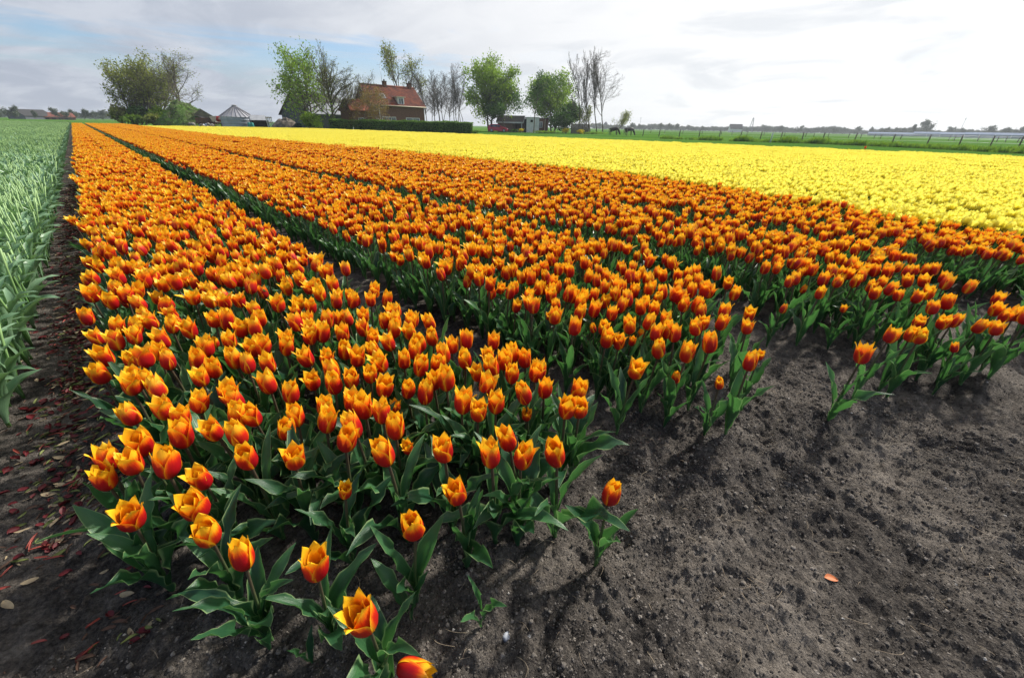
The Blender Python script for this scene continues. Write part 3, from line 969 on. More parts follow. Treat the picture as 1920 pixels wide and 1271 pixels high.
for i, (x, y, z, k) in enumerate(singles):
    rr = random.Random(1000 + i)
    stem_m, leaf_ms, hm = plant_kinds[rr.randrange(NP) if (i > 34 or i in (1, 3, 4)) else NP + rr.randrange(NBIG)]
    hi_ = NH if k == 'b' else rr.randrange(NH)
    core_m, petal_ms = head_kinds[hi_]
    sc = (z - 0.03) / TULIP_H
    root = thing('orange_tulip', labels[i], 'tulip', (x, y, soil_z(x, y) - 0.006), rr.uniform(0, 6.28), 'orange tulips growing nearest the camera', sc)
    rzz = rr.uniform(0, 6.28)
    ht = hm.translation
    root.location.x -= sc * (ht.x * math.cos(rzz) - ht.y * math.sin(rzz))
    root.location.y -= sc * (ht.x * math.sin(rzz) + ht.y * math.cos(rzz))
    root.rotation_euler = (rr.gauss(0, .015), rr.gauss(0, .015), rzz)
    link('stem', stem_m, root)
    for lm in leaf_ms:
        link('leaf', lm, root)
    hs = (0.62 if k == 's' else 0.72 if k == 'b' else rr.uniform(0.90, 1.12)) / sc * 1.0
    head = link('flower_head', core_m, root)
    head.matrix_local = hm @ Matrix.Rotation(rr.uniform(0, 6.28), 4, 'Z') @ Matrix.Scale(hs, 4)
    for pm in petal_ms:
        link('petal', pm, head)

# the mass of orange tulips behind them
protoA = [whole_tulip(500 + i, (-.1, -.05, 0, .05, .1, .16, .24, .34, .7, -.28)[i], 0, PETAL, LEAF) for i in range(10)]
protoB = [whole_tulip(600 + i, 0.05 + 0.07 * (i % 8), 1, PETAL, LEAF) for i in range(8)]
protoC = [flower_patch(700 + i, 29, 0.48, 0.5, PETAL, LEAF, 0.25) for i in range(5)]


def rows_of(x, y, n0, n1, seed, smin=.95, smax=1.2):
    r = np.random.default_rng(seed)
    n = len(x)
    near = np.hypot(x, y) < NEAR
    idx = np.where(near, r.integers(0, n0, n), n0 + r.integers(0, n1, n))
    rot = np.stack([r.normal(0, .055, n), r.normal(0, .055, n), r.uniform(0, 6.28, n)], -1)
    scl = r.uniform(smin, smax, n) * (1 + 0.08 * fbm(x * 1.3, y * 1.3, 2))
    zb = np.where(np.hypot(x, y) < 8, soil_height(x, y), 0.0) - 0.005
    return np.stack([x, y, zb], -1), rot, scl, idx


def patches(beds, y0f, y1, dmin, seed, n, wpatch=0.48, lpatch=0.5, side=None):
    r = np.random.default_rng(seed)
    P = []
    for a, b in beds:
        k = max(1, int(round((b - a) / wpatch)))
        for i in range(k):
            x = a + (i + .5) * (b - a) / k
            ys = np.arange(y0f, y1, lpatch)
            P.append(np.stack([np.full(ys.shape, x), ys, np.zeros(ys.shape)], -1))
    P = np.concatenate(P)
    keep = in_view(P[:, 0], P[:, 1]) & (np.hypot(P[:, 0], P[:, 1]) > dmin)
    if side is not None:
        keep &= side(P[:, 0], P[:, 1])
    P = P[keep]
    m = len(P)
    rot = np.stack([r.normal(0, .012, m), r.normal(0, .012, m), math.pi * r.integers(0, 2, m) + r.normal(0, .03, m)], -1)
    return P, rot, r.uniform(1.0, 1.14, m), r.integers(0, n, m)


def join(*sets):
    return [np.concatenate([s[i] for s in sets]) for i in range(4)]


o_near = rows_of(ox, oy, 10, 8, 21)
o_far = patches(BEDS[:5], -8.0, ORANGE_END, MID, 22, 5, side=lambda x, y: x < yel_edge(y))
o_far[3][:] += 18
tag(scatter('orange_tulips', *join(o_near, o_far), protoA + protoB + protoC), 'dense beds of orange and red tulips running to the horizon', 'tulips')

# yellow tulips: the nearest as single plants, the rest as one mass
ysort = np.argsort(np.hypot(yx, yy))
yx, yy = yx[ysort], yy[ysort]
ypx, ypy = project(yx, yy, np.full(yx.shape, .34))
seen = (ypx > -20) & (ypx < 1940) & (ypy > 200)
first = np.zeros(len(yx), bool)
first[np.where(seen)[0][:300]] = True
yprotoA = [whole_tulip(800 + i, -0.10 + 0.05 * (i % 4), 0, YPETAL, YLEAF, True) for i in range(6)]
yid = sorted(np.where(first)[0], key=lambda q: yx[q] - yel_edge(yy[q]))
ylab = {}
for r0 in range(0, len(yid), 20):
    for j, q in enumerate(sorted(yid[r0:r0 + 20], key=lambda q: yy[q])):
        ylab[q] = 'yellow tulip, %s row behind the orange bed, %s from the right' % (ORD[r0 // 20], ORD[j])
for i in np.where(first)[0]:
    rr = random.Random(5000 + int(i))
    o = link('yellow_tulip', yprotoA[rr.randrange(6)], None, (yx[i], yy[i], -0.005), (rr.gauss(0, .05), rr.gauss(0, .05), rr.uniform(0, 6.28)), rr.uniform(1.0, 1.22))
    tag(o, ylab[i], 'tulip', 'yellow tulips nearest the camera')
yx, yy = yx[~first], yy[~first]
yprotoB = [whole_tulip(820 + i, -0.08 + 0.05 * (i % 4), 1, YPETAL, YLEAF, True) for i in range(6)]
yprotoC = [flower_patch(840 + i, 46, 0.46, 0.5, YPETAL, YLEAF, 0.0, True) for i in range(5)]
y_near = rows_of(yx, yy, 6, 6, 31, 1.05, 1.25)
y_far = patches(BEDS[4:], -14.0, 74.0, MID, 32, 5, 0.46, side=lambda x, y: (x > yel_edge(y)) & (x < far_edge(y) - 0.3))
y_far[3][:] += 12
tag(scatter('yellow_tulips', *join(y_near, y_far), yprotoA + yprotoB + yprotoC), 'broad field of bright yellow tulips with narrow dark paths', 'tulips')

# left: tulips already headed, pale green stems and leaves
gxx, gyy = jittered(-12.0, -0.48, 0.6, 16.0, 0.082, 0.032, 41)
keep = (np.degrees(np.arctan2(gxx, gyy)) > -26) & (np.hypot(gxx, gyy) < MID) & ((gxx < -0.74) | (gyy > 2.25)) & (gxx < -0.53 + 0.03 * perlin(gyy * 4, gyy))
gxx, gyy = gxx[keep], gyy[keep]
gs = np.argsort(np.hypot(gxx, gyy))
gxx, gyy = gxx[gs], gyy[gs]
gpx, gpy = project(gxx, gyy, np.full(gxx.shape, .30))
first = np.zeros(len(gxx), bool)
first[np.where((gpx > -25))[0][:220]] = True
GK = []
for i in range(8):
    stem, leaves = bare_plant(1200 + i, 0)
    GK.append((stem.mesh('stem', [GSTEM]), [MB().add(V, F, uv, 0, .1 * k + .05 * i).mesh('leaf', [GLEAF]) for k, (V, F, uv) in enumerate(leaves)]))
gid = sorted(np.where(first)[0], key=lambda q: -gxx[q])
glab = {}
for r0 in range(0, len(gid), 20):
    for j, q in enumerate(sorted(gid[r0:r0 + 20], key=lambda q: gyy[q])):
        glab[q] = 'pale green flowerless tulip, %s row left of the path, %s from the front' % (ORD[r0 // 20], ORD[j])
for i in np.where(first)[0]:
    rr = random.Random(7000 + int(i))
    lab = glab[i]
    root = thing('headed_tulip', lab, 'tulip', (gxx[i], gyy[i], soil_z(gxx[i], gyy[i]) - .006), rr.uniform(0, 6.28), 'headed tulips left of the path', rr.uniform(.92, 1.12))
    st, lv = GK[rr.randrange(8)]
    link('stem', st, root)
    for m in lv:
        link('leaf', m, root)
gxx, gyy = gxx[~first], gyy[~first]
gA = [bare_whole(1300 + i, 0) for i in range(8)]
gB = [bare_whole(1320 + i, 1) for i in range(6)]
gC = [bare_patch(1340 + i, 22, 0.5, 0.5) for i in range(5)]
g_near = rows_of(gxx, gyy, 8, 6, 51, .92, 1.12)
gbeds = [(-0.53 - 1.5 * k - 1.42, -0.53 - 1.5 * k) for k in range(24)]
g_far = patches(gbeds, 8.0, GREEN_END, MID, 52, 5, 0.48)
g_far[3][:] += 14
tag(scatter('headed_tulips', *join(g_near, g_far), gA + gB + gC), 'pale green field of tulips without flowers left of the path', 'tulips')

# ------------------------------------------------------------------ loose things on the soil
DRYLEAF = simple('fallen_leaf', (0.55, 0.17, 0.05), (0.40, 0.10, 0.03), 40.0, 0.6)
SHELL = simple('shell', (0.55, 0.57, 0.60), (0.08, 0.09, 0.12), 60.0, 0.3)


def curled_scrap(L, W, curl, seed, nu=4, nv=6):
    rr = np.random.default_rng(seed)
    s, u = np.linspace(0, 1, nv), np.linspace(-1, 1, nu)
    S, U2 = np.meshgrid(s, u, indexing='ij')
    w = W * np.sin(math.pi * np.clip(S * .94 + .03, 0, 1)) ** .7
    V = np.stack([(S - .5) * L, U2 * w + .1 * L * np.sin(3 * S + rr.uniform(0, 6)), .004 + curl * W * U2 ** 2 + .10 * L * np.sin(math.pi * S) * rr.uniform(0, 1)], -1).reshape(-1, 3)
    F = [(i * nu + j, i * nu + j + 1, (i + 1) * nu + j + 1, (i + 1) * nu + j) for i in range(nv - 1) for j in range(nu - 1)]
    return V, F, np.stack([(U2 + 1) / 2, S], -1).reshape(-1, 2)


def drop(name, mesh, p, rz, label, cat, group=None, scale=1.0):
    o = link(name, mesh, None, (p.x, p.y, soil_z(p.x, p.y) + .003), (0, 0, rz), scale)
    return tag(o, label, cat, group)


V, F, uv = curled_scrap(.034, .011, .25, 3)
drop('fallen_petal', MB().add(V, F, uv).mesh('fallen_petal', [DRYLEAF]), on_ground(1562, 1080), -.9, 'single orange petal lying on the bare soil at the right', 'petal')
sh = MB()
for k in range(5):
    a = k / 4 * math.pi
V, F, uv = petal(0, .022, .012, .012, .1, np.random.default_rng(4), 7, 7)
V = V - V.mean(0)
sh.add(V[:, [2, 1, 0]], F, uv)
drop('shell', sh.mesh('shell', [SHELL]), on_ground(949, 1198), .4, 'small blue-grey mussel shell lying on the soil at the bottom', 'shell')

# the fallen bloom at the bottom edge
fb = thing('fallen_tulip', 'withered red tulip bloom lying on its side at the bottom edge', 'tulip', on_ground(748, 1262, .02) + Vector((0, 0, .03)))
fb.rotation_euler = (1.45, .1, 0.6)
core_m, petal_ms = head_kinds[1]
link('flower_head', core_m, fb)
for pm in petal_ms:
    link('petal', pm, fb)

# sprouts without a flower
for (bx, by, lab, n, big, seed) in ((905, 1185, 'narrow upright tulip leaves without a flower on the bare soil', 3, .62, 21), (585, 765 + 480, 'short tulip leaf tips at the bottom edge beside the nearest tulips', 2, .38, 22),
                                    (1330, 800, 'tiny leafy sprout at the front tip of the middle bed', 3, .42, 23), (770, 1165, 'broad tulip leaves opening flat beside the narrow front tulip', 3, .70, 24),
                                    (1040, 905, 'wide flat tulip leaves spread at the right corner of the left bed', 3, .95, 25), (505, 1215, 'large crumpled tulip leaves curling over the soil at the bottom left', 3, .9, 26),
                                    (290, 1090, 'long tulip leaves sprawling over the dark soil at the left corner', 4, 1.05, 27)):
    p = on_ground(bx, by)
    t = thing('tulip_sprout', lab, 'plant', (p.x, p.y, soil_z(p.x, p.y) - .004), 0.0, 'flowerless tulip sprouts at the field edge')
    for k, (V, F, uv) in enumerate(plant_leaves(2000 + seed, n, 7, 13, big)):
        part('leaf', MB().add(V, F, uv, 0, .2 * k), LEAF, t, True)

# litter on the path: cut petals, stalks and scraps nobody could count
SCR = [simple('scrap_red', (0.13, 0.012, 0.016), (0.05, 0.008, 0.009), 30.0, .55), simple('scrap_green', (0.16, 0.19, 0.05), (0.09, 0.10, 0.035), 30.0, .6),
       simple('scrap_brown', (0.10, 0.055, 0.035), (0.04, 0.022, 0.018), 30.0, .8), simple('scrap_straw', (0.36, 0.28, 0.17), (0.22, 0.17, 0.11), 30.0, .8), simple('scrap_pink', (0.34, 0.07, 0.05), (0.20, 0.03, .02), 30.0, .5)]
lit = []
for i in range(15):
    V, F, uv = curled_scrap(random.uniform(.03, .055), random.uniform(.004, .009) if i % 4 else random.uniform(.010, .016), random.uniform(.2, 1.1), 40 + i)
    lit.append(MB().add(V, F, uv).mesh('scrap', [SCR[(0, 1, 2, 3, 0, 1, 2, 4, 0, 2, 1, 2, 3, 0, 2)[i]]]))
n = 6500
r = np.random.default_rng(61)
x = r.normal(-.37, .085, n); y = 1.0 + 10.5 * r.random(n) ** 1.5
keep = (x < -.15) & (x > -.62) & ((y > 1.45) | (r.random(n) < .12)) & (fbm(x * 3, y * 1.7 + 20, 2) + .25 > r.uniform(-.5, .5, n))
x, y = x[keep], y[keep]
n = len(x)
scatter('path_litter', np.stack([x, y, soil_height(x, y) + .003], -1), np.stack([r.normal(0, .2, n), r.normal(0, .2, n), r.normal(.1, .9, n)], -1), r.uniform(.35, .85, n), r.integers(0, 15, n), lit)

# straw, root threads and pale grit on the headland
STRAW = simple('straw', (0.40, 0.32, 0.22), (0.22, 0.17, 0.12), 50.0, .8)
GRIT = simple('grit', (0.55, 0.52, 0.47), (0.30, 0.26, 0.22), 50.0, .7)
CLOD = crumb_material()
bits = []
for i in range(6):
    rr = np.random.default_rng(80 + i)
    t = np.linspace(0, 1, 7)
    L = rr.uniform(.02, .055)
    a = rr.uniform(-1.2, 1.2)
    pts = np.stack([L * t, L * .35 * a * np.sin(2.2 * t), .003 + .006 * np.sin(math.pi * t)], -1)
    bits.append(MB().tube(pts, .00055, 3).mesh('thread', [STRAW]))
for i in range(6):
    rr = np.random.default_rng(90 + i)
    b_ = bmesh.new(); bmesh.ops.create_icosphere(b_, subdivisions=2, radius=1.0)
    for v in b_.verts:
        v.co = v.co * (1 + .75 * float(fbm(np.array([v.co.x * 1.9 + i * 3 + v.co.z]), np.array([v.co.y * 1.9 + 1.3 * v.co.z]), 2)[0])) * .010
        v.co.z *= .8
    m = bpy.data.meshes.new('bit'); b_.to_mesh(m); b_.free(); m.materials.append(GRIT if i < 1 else CLOD); bits.append(m)
n = 170000
r = np.random.default_rng(71)
x = np.where(r.random(n) < .75, r.uniform(-.6, 2.4, n), r.uniform(-.75, 4.2, n)); y = np.where(r.random(n) < .75, r.uniform(-.65, 1.3, n), r.uniform(-.9, 1.9, n))
keep = (y < front(x) + .12) & (np.degrees(np.arctan2(x, y)) > -40) & (np.degrees(np.arctan2(x, y)) < 125) & ((x + y > .45) | (x < 0)) & ((fbm(x * 2.3, y * 2.3, 2) + .7 * fbm(x * 9, y * 9, 2) + .35 > r.uniform(-.6, .6, n)))
x, y = x[keep], y[keep]
n = len(x)
print('crumbs', n)
kind = np.where(r.random(n) < .006, r.integers(0, 6, n), np.where(r.random(n) < .0015, 6, r.integers(7, 12, n)))
size = np.where(kind < 6, r.uniform(.7, 1.3, n), np.where(kind == 6, r.uniform(.18, .5, n), r.uniform(.08, .24, n) + .5 * r.random(n) ** 12))
scatter('soil_crumbs', np.stack([x, y, soil_height(x, y) + np.where(kind < 6, .0, -.002 * size)], -1), np.stack([r.normal(0, .1, n), r.normal(0, .1, n), r.uniform(0, 6.28, n)], -1), size, kind, bits)


# ------------------------------------------------------------------ materials of the background
def foliage_material(name, dark, light, trans=0.3):
    M = Mat(name)
    t = M.node('ShaderNodeAttribute', attribute_name='tint').outputs['Fac']
    n = M.noise(0.8, 3.0, 0.6, M.coord('Object'))
    f = M.math('ADD', M.math('MULTIPLY', t, 0.65), M.math('MULTIPLY', n, 0.45))
    col = M.mix(M.range(f, 0.2, 0.85), dark, light)
    return M.surface(col, 0.6, None, 0.25, 0.0, trans, M.mix(0.5, col, (light[0] * 1.4, light[1] * 1.5, light[2] * .5)))


BARK = simple('bark', (0.14, 0.123, 0.105), (0.080, 0.070, 0.062), 3.0, .9, .4, stretch=(3, 3, .6))
BARK_PALE = simple('bark_pale', (0.20, 0.175, 0.145), (0.10, 0.085, 0.07), 3.0, .9, .4, stretch=(3, 3, .6))
BARK_MOSS = simple('bark_mossy', (0.10, 0.105, 0.04), (0.05, 0.05, 0.03), 1.5, .9, .4)
FRESH = foliage_material('foliage_fresh', (0.09, 0.185, 0.024), (0.24, 0.37, 0.055), .40)
DEEP = foliage_material('foliage_deep', (0.018, 0.055, 0.014), (0.075, 0.16, 0.034))
MIDG = foliage_material('foliage_mid', (0.075, 0.160, 0.016), (0.25, 0.37, 0.045), .45)
OLIVE = foliage_material('foliage_olive', (0.11, 0.135, 0.026), (0.28, 0.31, 0.07))
RUSTY = foliage_material('foliage_rusty', (0.13, 0.085, 0.025), (0.27, 0.19, 0.06))
HEDGE = foliage_material('foliage_hedge', (0.034, 0.10, 0.016), (0.16, 0.29, 0.044))
FARG = foliage_material('foliage_far', (0.035, 0.060, 0.035), (0.10, 0.125, 0.07), .1)
BLOSSOM = foliage_material('blossom_yellow', (0.55, 0.42, 0.02), (0.80, 0.66, 0.06))
BRICK = simple('brick_house', (0.165, 0.085, 0.062), (0.115, 0.060, 0.046), 5.0, .9, .2)
BRICK2 = simple('brick_shed', (0.17, 0.12, 0.085), (0.12, 0.085, 0.065), 5.0, .9, .2)
WHITE = simple('white_paint', (0.72, 0.73, 0.72), (0.58, 0.60, 0.60), 2.0, .6)
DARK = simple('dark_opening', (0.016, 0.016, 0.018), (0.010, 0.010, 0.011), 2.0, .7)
SLATE = simple('dark_roof', (0.040, 0.038, 0.038), (0.026, 0.026, 0.027), 6.0, .8)
GREYWALL = simple('grey_boards', (0.105, 0.115, 0.135), (0.080, 0.088, 0.105), 2.0, .8, stretch=(6, 6, .3))
GREYROOF = simple('grey_sheet_roof', (0.34, 0.35, 0.37), (0.25, 0.26, 0.28), 1.5, .6)
CONCRETE = simple('concrete', (0.26, 0.24, 0.22), (0.16, 0.15, 0.135), 1.2, .9, .3)
WOOD = simple('weathered_wood', (0.19, 0.16, 0.135), (0.11, 0.093, 0.08), 3.0, .9, stretch=(8, 8, .5))
TEAL = simple('teal_plastic', (0.05, 0.30, 0.27), None, 3.0, .5)
RUBBER = simple('rubber', (0.018, 0.018, 0.020), None, 3.0, .8)
REDPAINT = simple('red_paint', (0.45, 0.045, 0.03), (0.36, 0.03, 0.022), 2.0, .5)
CREAM = simple('cream_paint', (0.58, 0.50, 0.38), (0.48, 0.41, 0.31), 2.0, .6)
STEEL = simple('galvanised_steel', (0.42, 0.45, 0.50), (0.33, 0.36, 0.41), 1.2, .45, .05, .5, .6)


def glass_material():
    M = Mat('window_glass')
    return M.surface(M.mix(M.range(M.noise(2.0, 2.0, .5, M.coord('Object')), .4, .6), (0.03, 0.04, 0.05), (0.09, 0.11, 0.13)), .06, None, .8)


GLASS = glass_material()


def tile_material():
    M = Mat('clay_tiles')
    o = M.coord('Object')
    n = M.noise(1.1, 5.0, .65, o)
    n2 = M.noise(7.0, 3.0, .6, o)
    col = M.ramp(M.math('ADD', M.math('MULTIPLY', n, .7), M.math('MULTIPLY', n2, .3)), [(.36, (0.075, 0.040, 0.033)), (.47, (0.15, 0.050, 0.034)), (.57, (0.225, 0.068, 0.037)), (.69, (0.31, 0.105, 0.048))])
    return M.surface(col, .8, None, .2)


TILES = tile_material()


# ------------------------------------------------------------------ trees
def grow_tree(seed, H, Wd, trunk_r, levels=3, kids=(9, 6, 4), angle=(0.75, 0.65, 0.6, 0.5), ratio=(0.55, 0.5, 0.45, 0.45), clear=0.25, up=0.5, lead=0.85, wander=0.12, stems=1, lean=0.0, twig=1.0, taper=0.75, shift=0.0):
    """recursive limbs; returns trunk mesh data, branch mesh data and the twig points that carry leaves"""
    rr = np.random.default_rng(seed)
    segs = []

    def limb(p, d, L, r0, level):
        n = (9, 7, 5, 3, 3)[level]
        pts, dirs = [p], [d]
        for i in range(n - 1):
            d = d + rr.normal(0, wander * (1 + .5 * level), 3) + np.array((0, 0, up * .12 * (level > 0)))
            d = d / np.linalg.norm(d)
            p = p + d * L / (n - 1)
            pts.append(p); dirs.append(d)
        rad = r0 * np.linspace(1, .30 if level < levels else .45, n) ** 1.1
        segs.append((np.array(pts), rad, level))
        if level >= levels:
            return
        nk = kids[level]
        for k in range(nk):
            t = clear + (1 - clear) * (k + rr.uniform(.1, .9)) / nk if level == 0 else .18 + .82 * (k + rr.uniform(.1, .9)) / nk
            i = min(n - 2, int(t * (n - 1)))
            q = pts[i] + (pts[i + 1] - pts[i]) * (t * (n - 1) - i)
            base = dirs[i]
            a = rr.uniform(0, 6.28) if level else k * 2.399 + rr.uniform(-.5, .5)
            e1 = np.cross(base, (0.3, 0.9, 0.1) if abs(base[2]) > .5 else (0, 0, 1)); e1 /= np.linalg.norm(e1)
            e2 = np.cross(base, e1)
            an = angle[level] * rr.uniform(.7, 1.3)
            nd = base * math.cos(an) + (e1 * math.cos(a) + e2 * math.sin(a)) * math.sin(an)
            nd = nd + np.array((0, 0, up * .35)); nd /= np.linalg.norm(nd)
            shape = (1.15 - taper * t) if level == 0 else (1.1 - .5 * t)
            limb(q, nd, L * ratio[level] * shape * rr.uniform(.75, 1.25), max(r0 * (.50 if level == 0 else .5) * (1.1 - .5 * t), .012 * twig), level + 1)
    for s in range(stems):
        a = s * 2.4 + rr.uniform(0, 1)
        sp = 0.0 if stems == 1 else 0.16
        limb(np.array((.25 * math.cos(a) * (stems > 1), .25 * math.sin(a) * (stems > 1), -.1)), np.array((sp * math.cos(a) + lean, sp * math.sin(a), 1.0)) / math.hypot(1, sp), H * lead * rr.uniform(.85, 1.0), trunk_r, 0)
    allp = np.concatenate([s[0] for s in segs])
    wl_, wr_ = Wd if isinstance(Wd, tuple) else (Wd / 2, Wd / 2)
    lo, hi = np.percentile(allp, 1, axis=0), np.percentile(allp, 99, axis=0)
    sl, sr = wl_ / max(.2, -lo[0]), wr_ / max(.2, hi[0])
    sy = (wl_ + wr_) / max(.4, hi[1] - lo[1])
    sz = H / allp[:, 2].max()
    tr, br, tips = MB(), MB(), []
    for pts, rad, lv in segs:
        p = np.stack([np.where(pts[:, 0] < 0, pts[:, 0] * sl, pts[:, 0] * sr), pts[:, 1] * sy, pts[:, 2] * sz], -1)
        p[:, 0] = np.where(p[:, 0] < 0, -1.12 * wl_ * np.tanh(-p[:, 0] / (1.12 * wl_)), 1.12 * wr_ * np.tanh(p[:, 0] / (1.12 * wr_))) if lv else p[:, 0]
        p[:, 0] += shift * np.maximum(p[:, 2], 0)
        (tr if lv == 0 else br).tube(p, np.maximum(rad, .010 * twig), (7, 5, 3, 3, 3)[lv], 0, False)
        if lv >= levels - 1:
            tips.append(p[1:])
    return tr, br, np.concatenate(tips)


def leaf_cloud(seed, tips, n, size, spread, zmin=0.0, bias=None):
    """small bent leaf faces gathered round the twigs"""
    rr = np.random.default_rng(seed + 77)
    p = tips[rr.integers(0, len(tips), n)] + rr.normal(0, spread, (n, 3))
    if bias is not None:
        k = bias(p)
        p = p[rr.random(n) < k]
    p = p[p[:, 2] > zmin]
    n = len(p)
    a = rr.normal(0, 1, (n, 3)); a /= np.linalg.norm(a, axis=1)[:, None]
    b = np.cross(a, rr.normal(0, 1, (n, 3))); b /= np.linalg.norm(b, axis=1)[:, None]
    c = np.cross(a, b)
    s = (size * rr.uniform(.55, 1.3, n))[:, None]
    V = np.stack([p - a * s, p + b * s * .6 + c * s * .15, p + a * s, p - b * s * .6 + c * s * .15], 1).reshape(-1, 3)
    F = np.arange(n * 4).reshape(n, 4)
    clump = .5 + .5 * np.sin(p[:, 0] * 1.3 + 2 * np.sin(p[:, 1])) * np.cos(p[:, 2] * 1.1)
    t = np.clip(.5 * clump + .5 * rr.random(n), 0, 1)
    return V, F, np.repeat(t, 4)


def cloud_mesh(name, V, F, t, mat):
    return mesh_from(name, V, F, [mat], None, None, False, t)


def tree(label, px, dist, top, left, right, leaf=None, n=0, size=.22, spread=.35, bark=None, seed=1, group=None, name='tree', bias=None, rotz=None, base_z=0.0, cat='tree', **kw):
    H = zat(px, top, dist)
    ymid = top + .45 * (horizon_y(px) + 8 - top)
    p0 = at(px, dist)
    lat = Vector((p0.y, -p0.x, 0)).normalized()
    xl, xr = ((lambda d: Vector((d.x, d.y, 0)).normalized() * dist)(ray(q, ymid)).dot(lat) for q in (left, right))
    Wd = (max(.6, (xr - xl) / 2), max(.6, (xr - xl) / 2))
    kw['shift'] = (xl + xr) / 2 / (.6 * H)
    tr, br, tips = grow_tree(seed, H, Wd, kw.pop('trunk_r', H * .018), **kw)
    p = at(px, dist, base_z)
    root = thing(name, label, cat, p, rotz if rotz is not None else -math.atan2(p.x, p.y), group)
    part('trunk', tr, bark or BARK, root, True)
    part('branches', br, bark or BARK, root, True)
    if leaf is not None:
        V, F, t = leaf_cloud(seed, tips, n, size, spread, H * .1, bias)
        link('crown', cloud_mesh('crown', V, F, t, leaf), root)
    return root


G1 = 'trees of the overgrown clump on the left'
tree('tall yellow-green tree at the left edge of the big clump', 250, 112, 96, 190, 296, OLIVE, 5500, .17, .40, seed=3, group=G1, kids=(17, 8, 5), angle=(.75, .6, .6), stems=3, clear=.05, trunk_r=.17, taper=.45)
tree('grey-brown half bare tree in the middle of the clump', 292, 116, 100, 240, 342, OLIVE, 3500, .15, .4, seed=4, group=G1, levels=4, kids=(15, 7, 4, 3), stems=3, clear=.08, up=.7, trunk_r=.16, taper=.4)
tree('leafy yellow-green tree filling the front of the clump', 266, 109, 112, 204, 322, OLIVE, 2600, .15, .40, seed=44, group=G1, kids=(16, 8, 5), stems=3, clear=.05, up=.4, trunk_r=.13, taper=.4)
tree('bare pale-trunked tree leaning right beside the grassy mound', 340, 108, 98, 280, 383, OLIVE, 1500, .11, .4, bark=BARK_PALE, seed=5, group=G1, levels=4, kids=(18, 8, 6, 3), up=.6, trunk_r=.2, clear=.18, lead=.75, taper=.35)
G2 = 'trees round the farmhouse'
tree('bright fresh green tree left of the farmhouse above the grey barn', 582, 77, 85, 506, 640, FRESH, 8000, .15, .40, seed=6, group=G2, kids=(17, 8, 5), stems=2, clear=.12, up=.15, trunk_r=.17, taper=.5, angle=(.85, .7, .6),
     bias=lambda p: np.clip(.85 - p[:, 0] * .14, .12, 1))
tree('bare spreading tree with mossy trunk between barn and house', 624, 74, 77, 576, 676, OLIVE, 600, .09, .3, bark=BARK_MOSS, seed=7, group=G2, levels=4, kids=(20, 9, 5, 3), clear=.22, up=.7, trunk_r=.2, lead=.7, taper=.3)
tree('small bare tree whose twigs reach the left roof of the house', 662, 77, 128, 632, 706, OLIVE, 700, .09, .3, bark=BARK, seed=8, group=G2, levels=4, kids=(15, 8, 5, 3), stems=2, clear=.15, up=.5, trunk_r=.1, taper=.4)
tree('rusty brown weeping birch in front of the house gable', 681, 72.5, 166, 650, 742, RUSTY, 5500, .075, .28, bark=BARK_PALE, seed=9, group=G2, kids=(16, 8, 5), clear=.2, up=-.3, trunk_r=.08, angle=(1.0, .8, .7))
tree('tall thin tree with a tufted top behind the house, left one', 757, 98, 79, 716, 780, OLIVE, 1500, .15, .35, seed=10, group=G2, levels=4, kids=(13, 6, 4, 3), clear=.5, up=.6, trunk_r=.18)
tree('tall thin tree with a tufted top behind the house, right one', 773, 99, 104, 746, 804, OLIVE, 800, .15, .35, seed=12, group=G2, levels=4, kids=(12, 6, 4, 3), clear=.45, up=.7, trunk_r=.16)
pop = [grow_tree(40 + i, 12.0, (4.0, 4.8, 3.4, 5.2, 4.4, 3.8)[i], .085, levels=3, kids=((24, 32, 20, 28, 34, 22)[i], 7, 4), angle=(.5, .55, .5), ratio=(.22, .5, .5), clear=(.35, .25, .4, .28, .32, .42)[i], up=.8, lead=.97, wander=.07, twig=.75) for i in range(6)]
pop = [(a.mesh('trunk', [BARK_PALE]), b.mesh('branches', [BARK])) for a, b, c in pop]
for i in range(18):
    px = 789 + i * 4.7 + random.uniform(-2, 2)
    dist = 103 + random.uniform(-5, 7)
    p = at(px, dist)
    sc = zat(px, random.uniform(116, 146), dist) / 12.0
    lab = 'slender bare tree in the grey row right of the house, %s from the left' % ORD[i]
    t = thing('bare_tree', lab, 'tree', p, random.uniform(0, 6.28), 'slender bare trees in a row right of the house')
    t.scale = (sc * random.uniform(.9, 1.2), sc * random.uniform(.9, 1.2), sc)
    link('trunk', pop[(i * 5 + i // 4) % 6][0], t); link('branches', pop[(i * 5 + i // 4) % 6][1], t)
tree('big light green tree with dark forked trunk above the red car', 920, 101, 107, 862, 978, MIDG, 14000, .20, .42, seed=14, group=G2, kids=(18, 9, 5), clear=.20, up=.35, trunk_r=.24, stems=2, lead=.75, taper=.4)
tree('dark dense low tree in front of the low shed roof', 950, 96.2, 164, 902, 984, DEEP, 9000, .17, .4, seed=15, group=G2, kids=(14, 8, 5), clear=.30, up=.2, trunk_r=.12)
tree('rounded green tree behind the white shed', 1036, 105, 133, 984, 1088, MIDG, 15000, .20, .5, seed=16, group=G2, kids=(18, 8, 5), clear=.08, up=.25, trunk_r=.2, stems=2, lead=.75, taper=.35)
tree('thin pale-stemmed birch in front of the white shed', 1001, 93.5, 140, 980, 1040, DEEP, 2600, .14, .4, bark=BARK_PALE, seed=17, group=G2, kids=(13, 7, 5), clear=.4, up=.5, trunk_r=.11)
tree('dark conifer bush beside the brick shed', 1056, 99, 196, 1028, 1090, DEEP, 8000, .2, .4, seed=18, group=G2, kids=(14, 8, 4), clear=.05, up=.2, trunk_r=.12)
G3 = 'tall bare trees at the end of the yard'
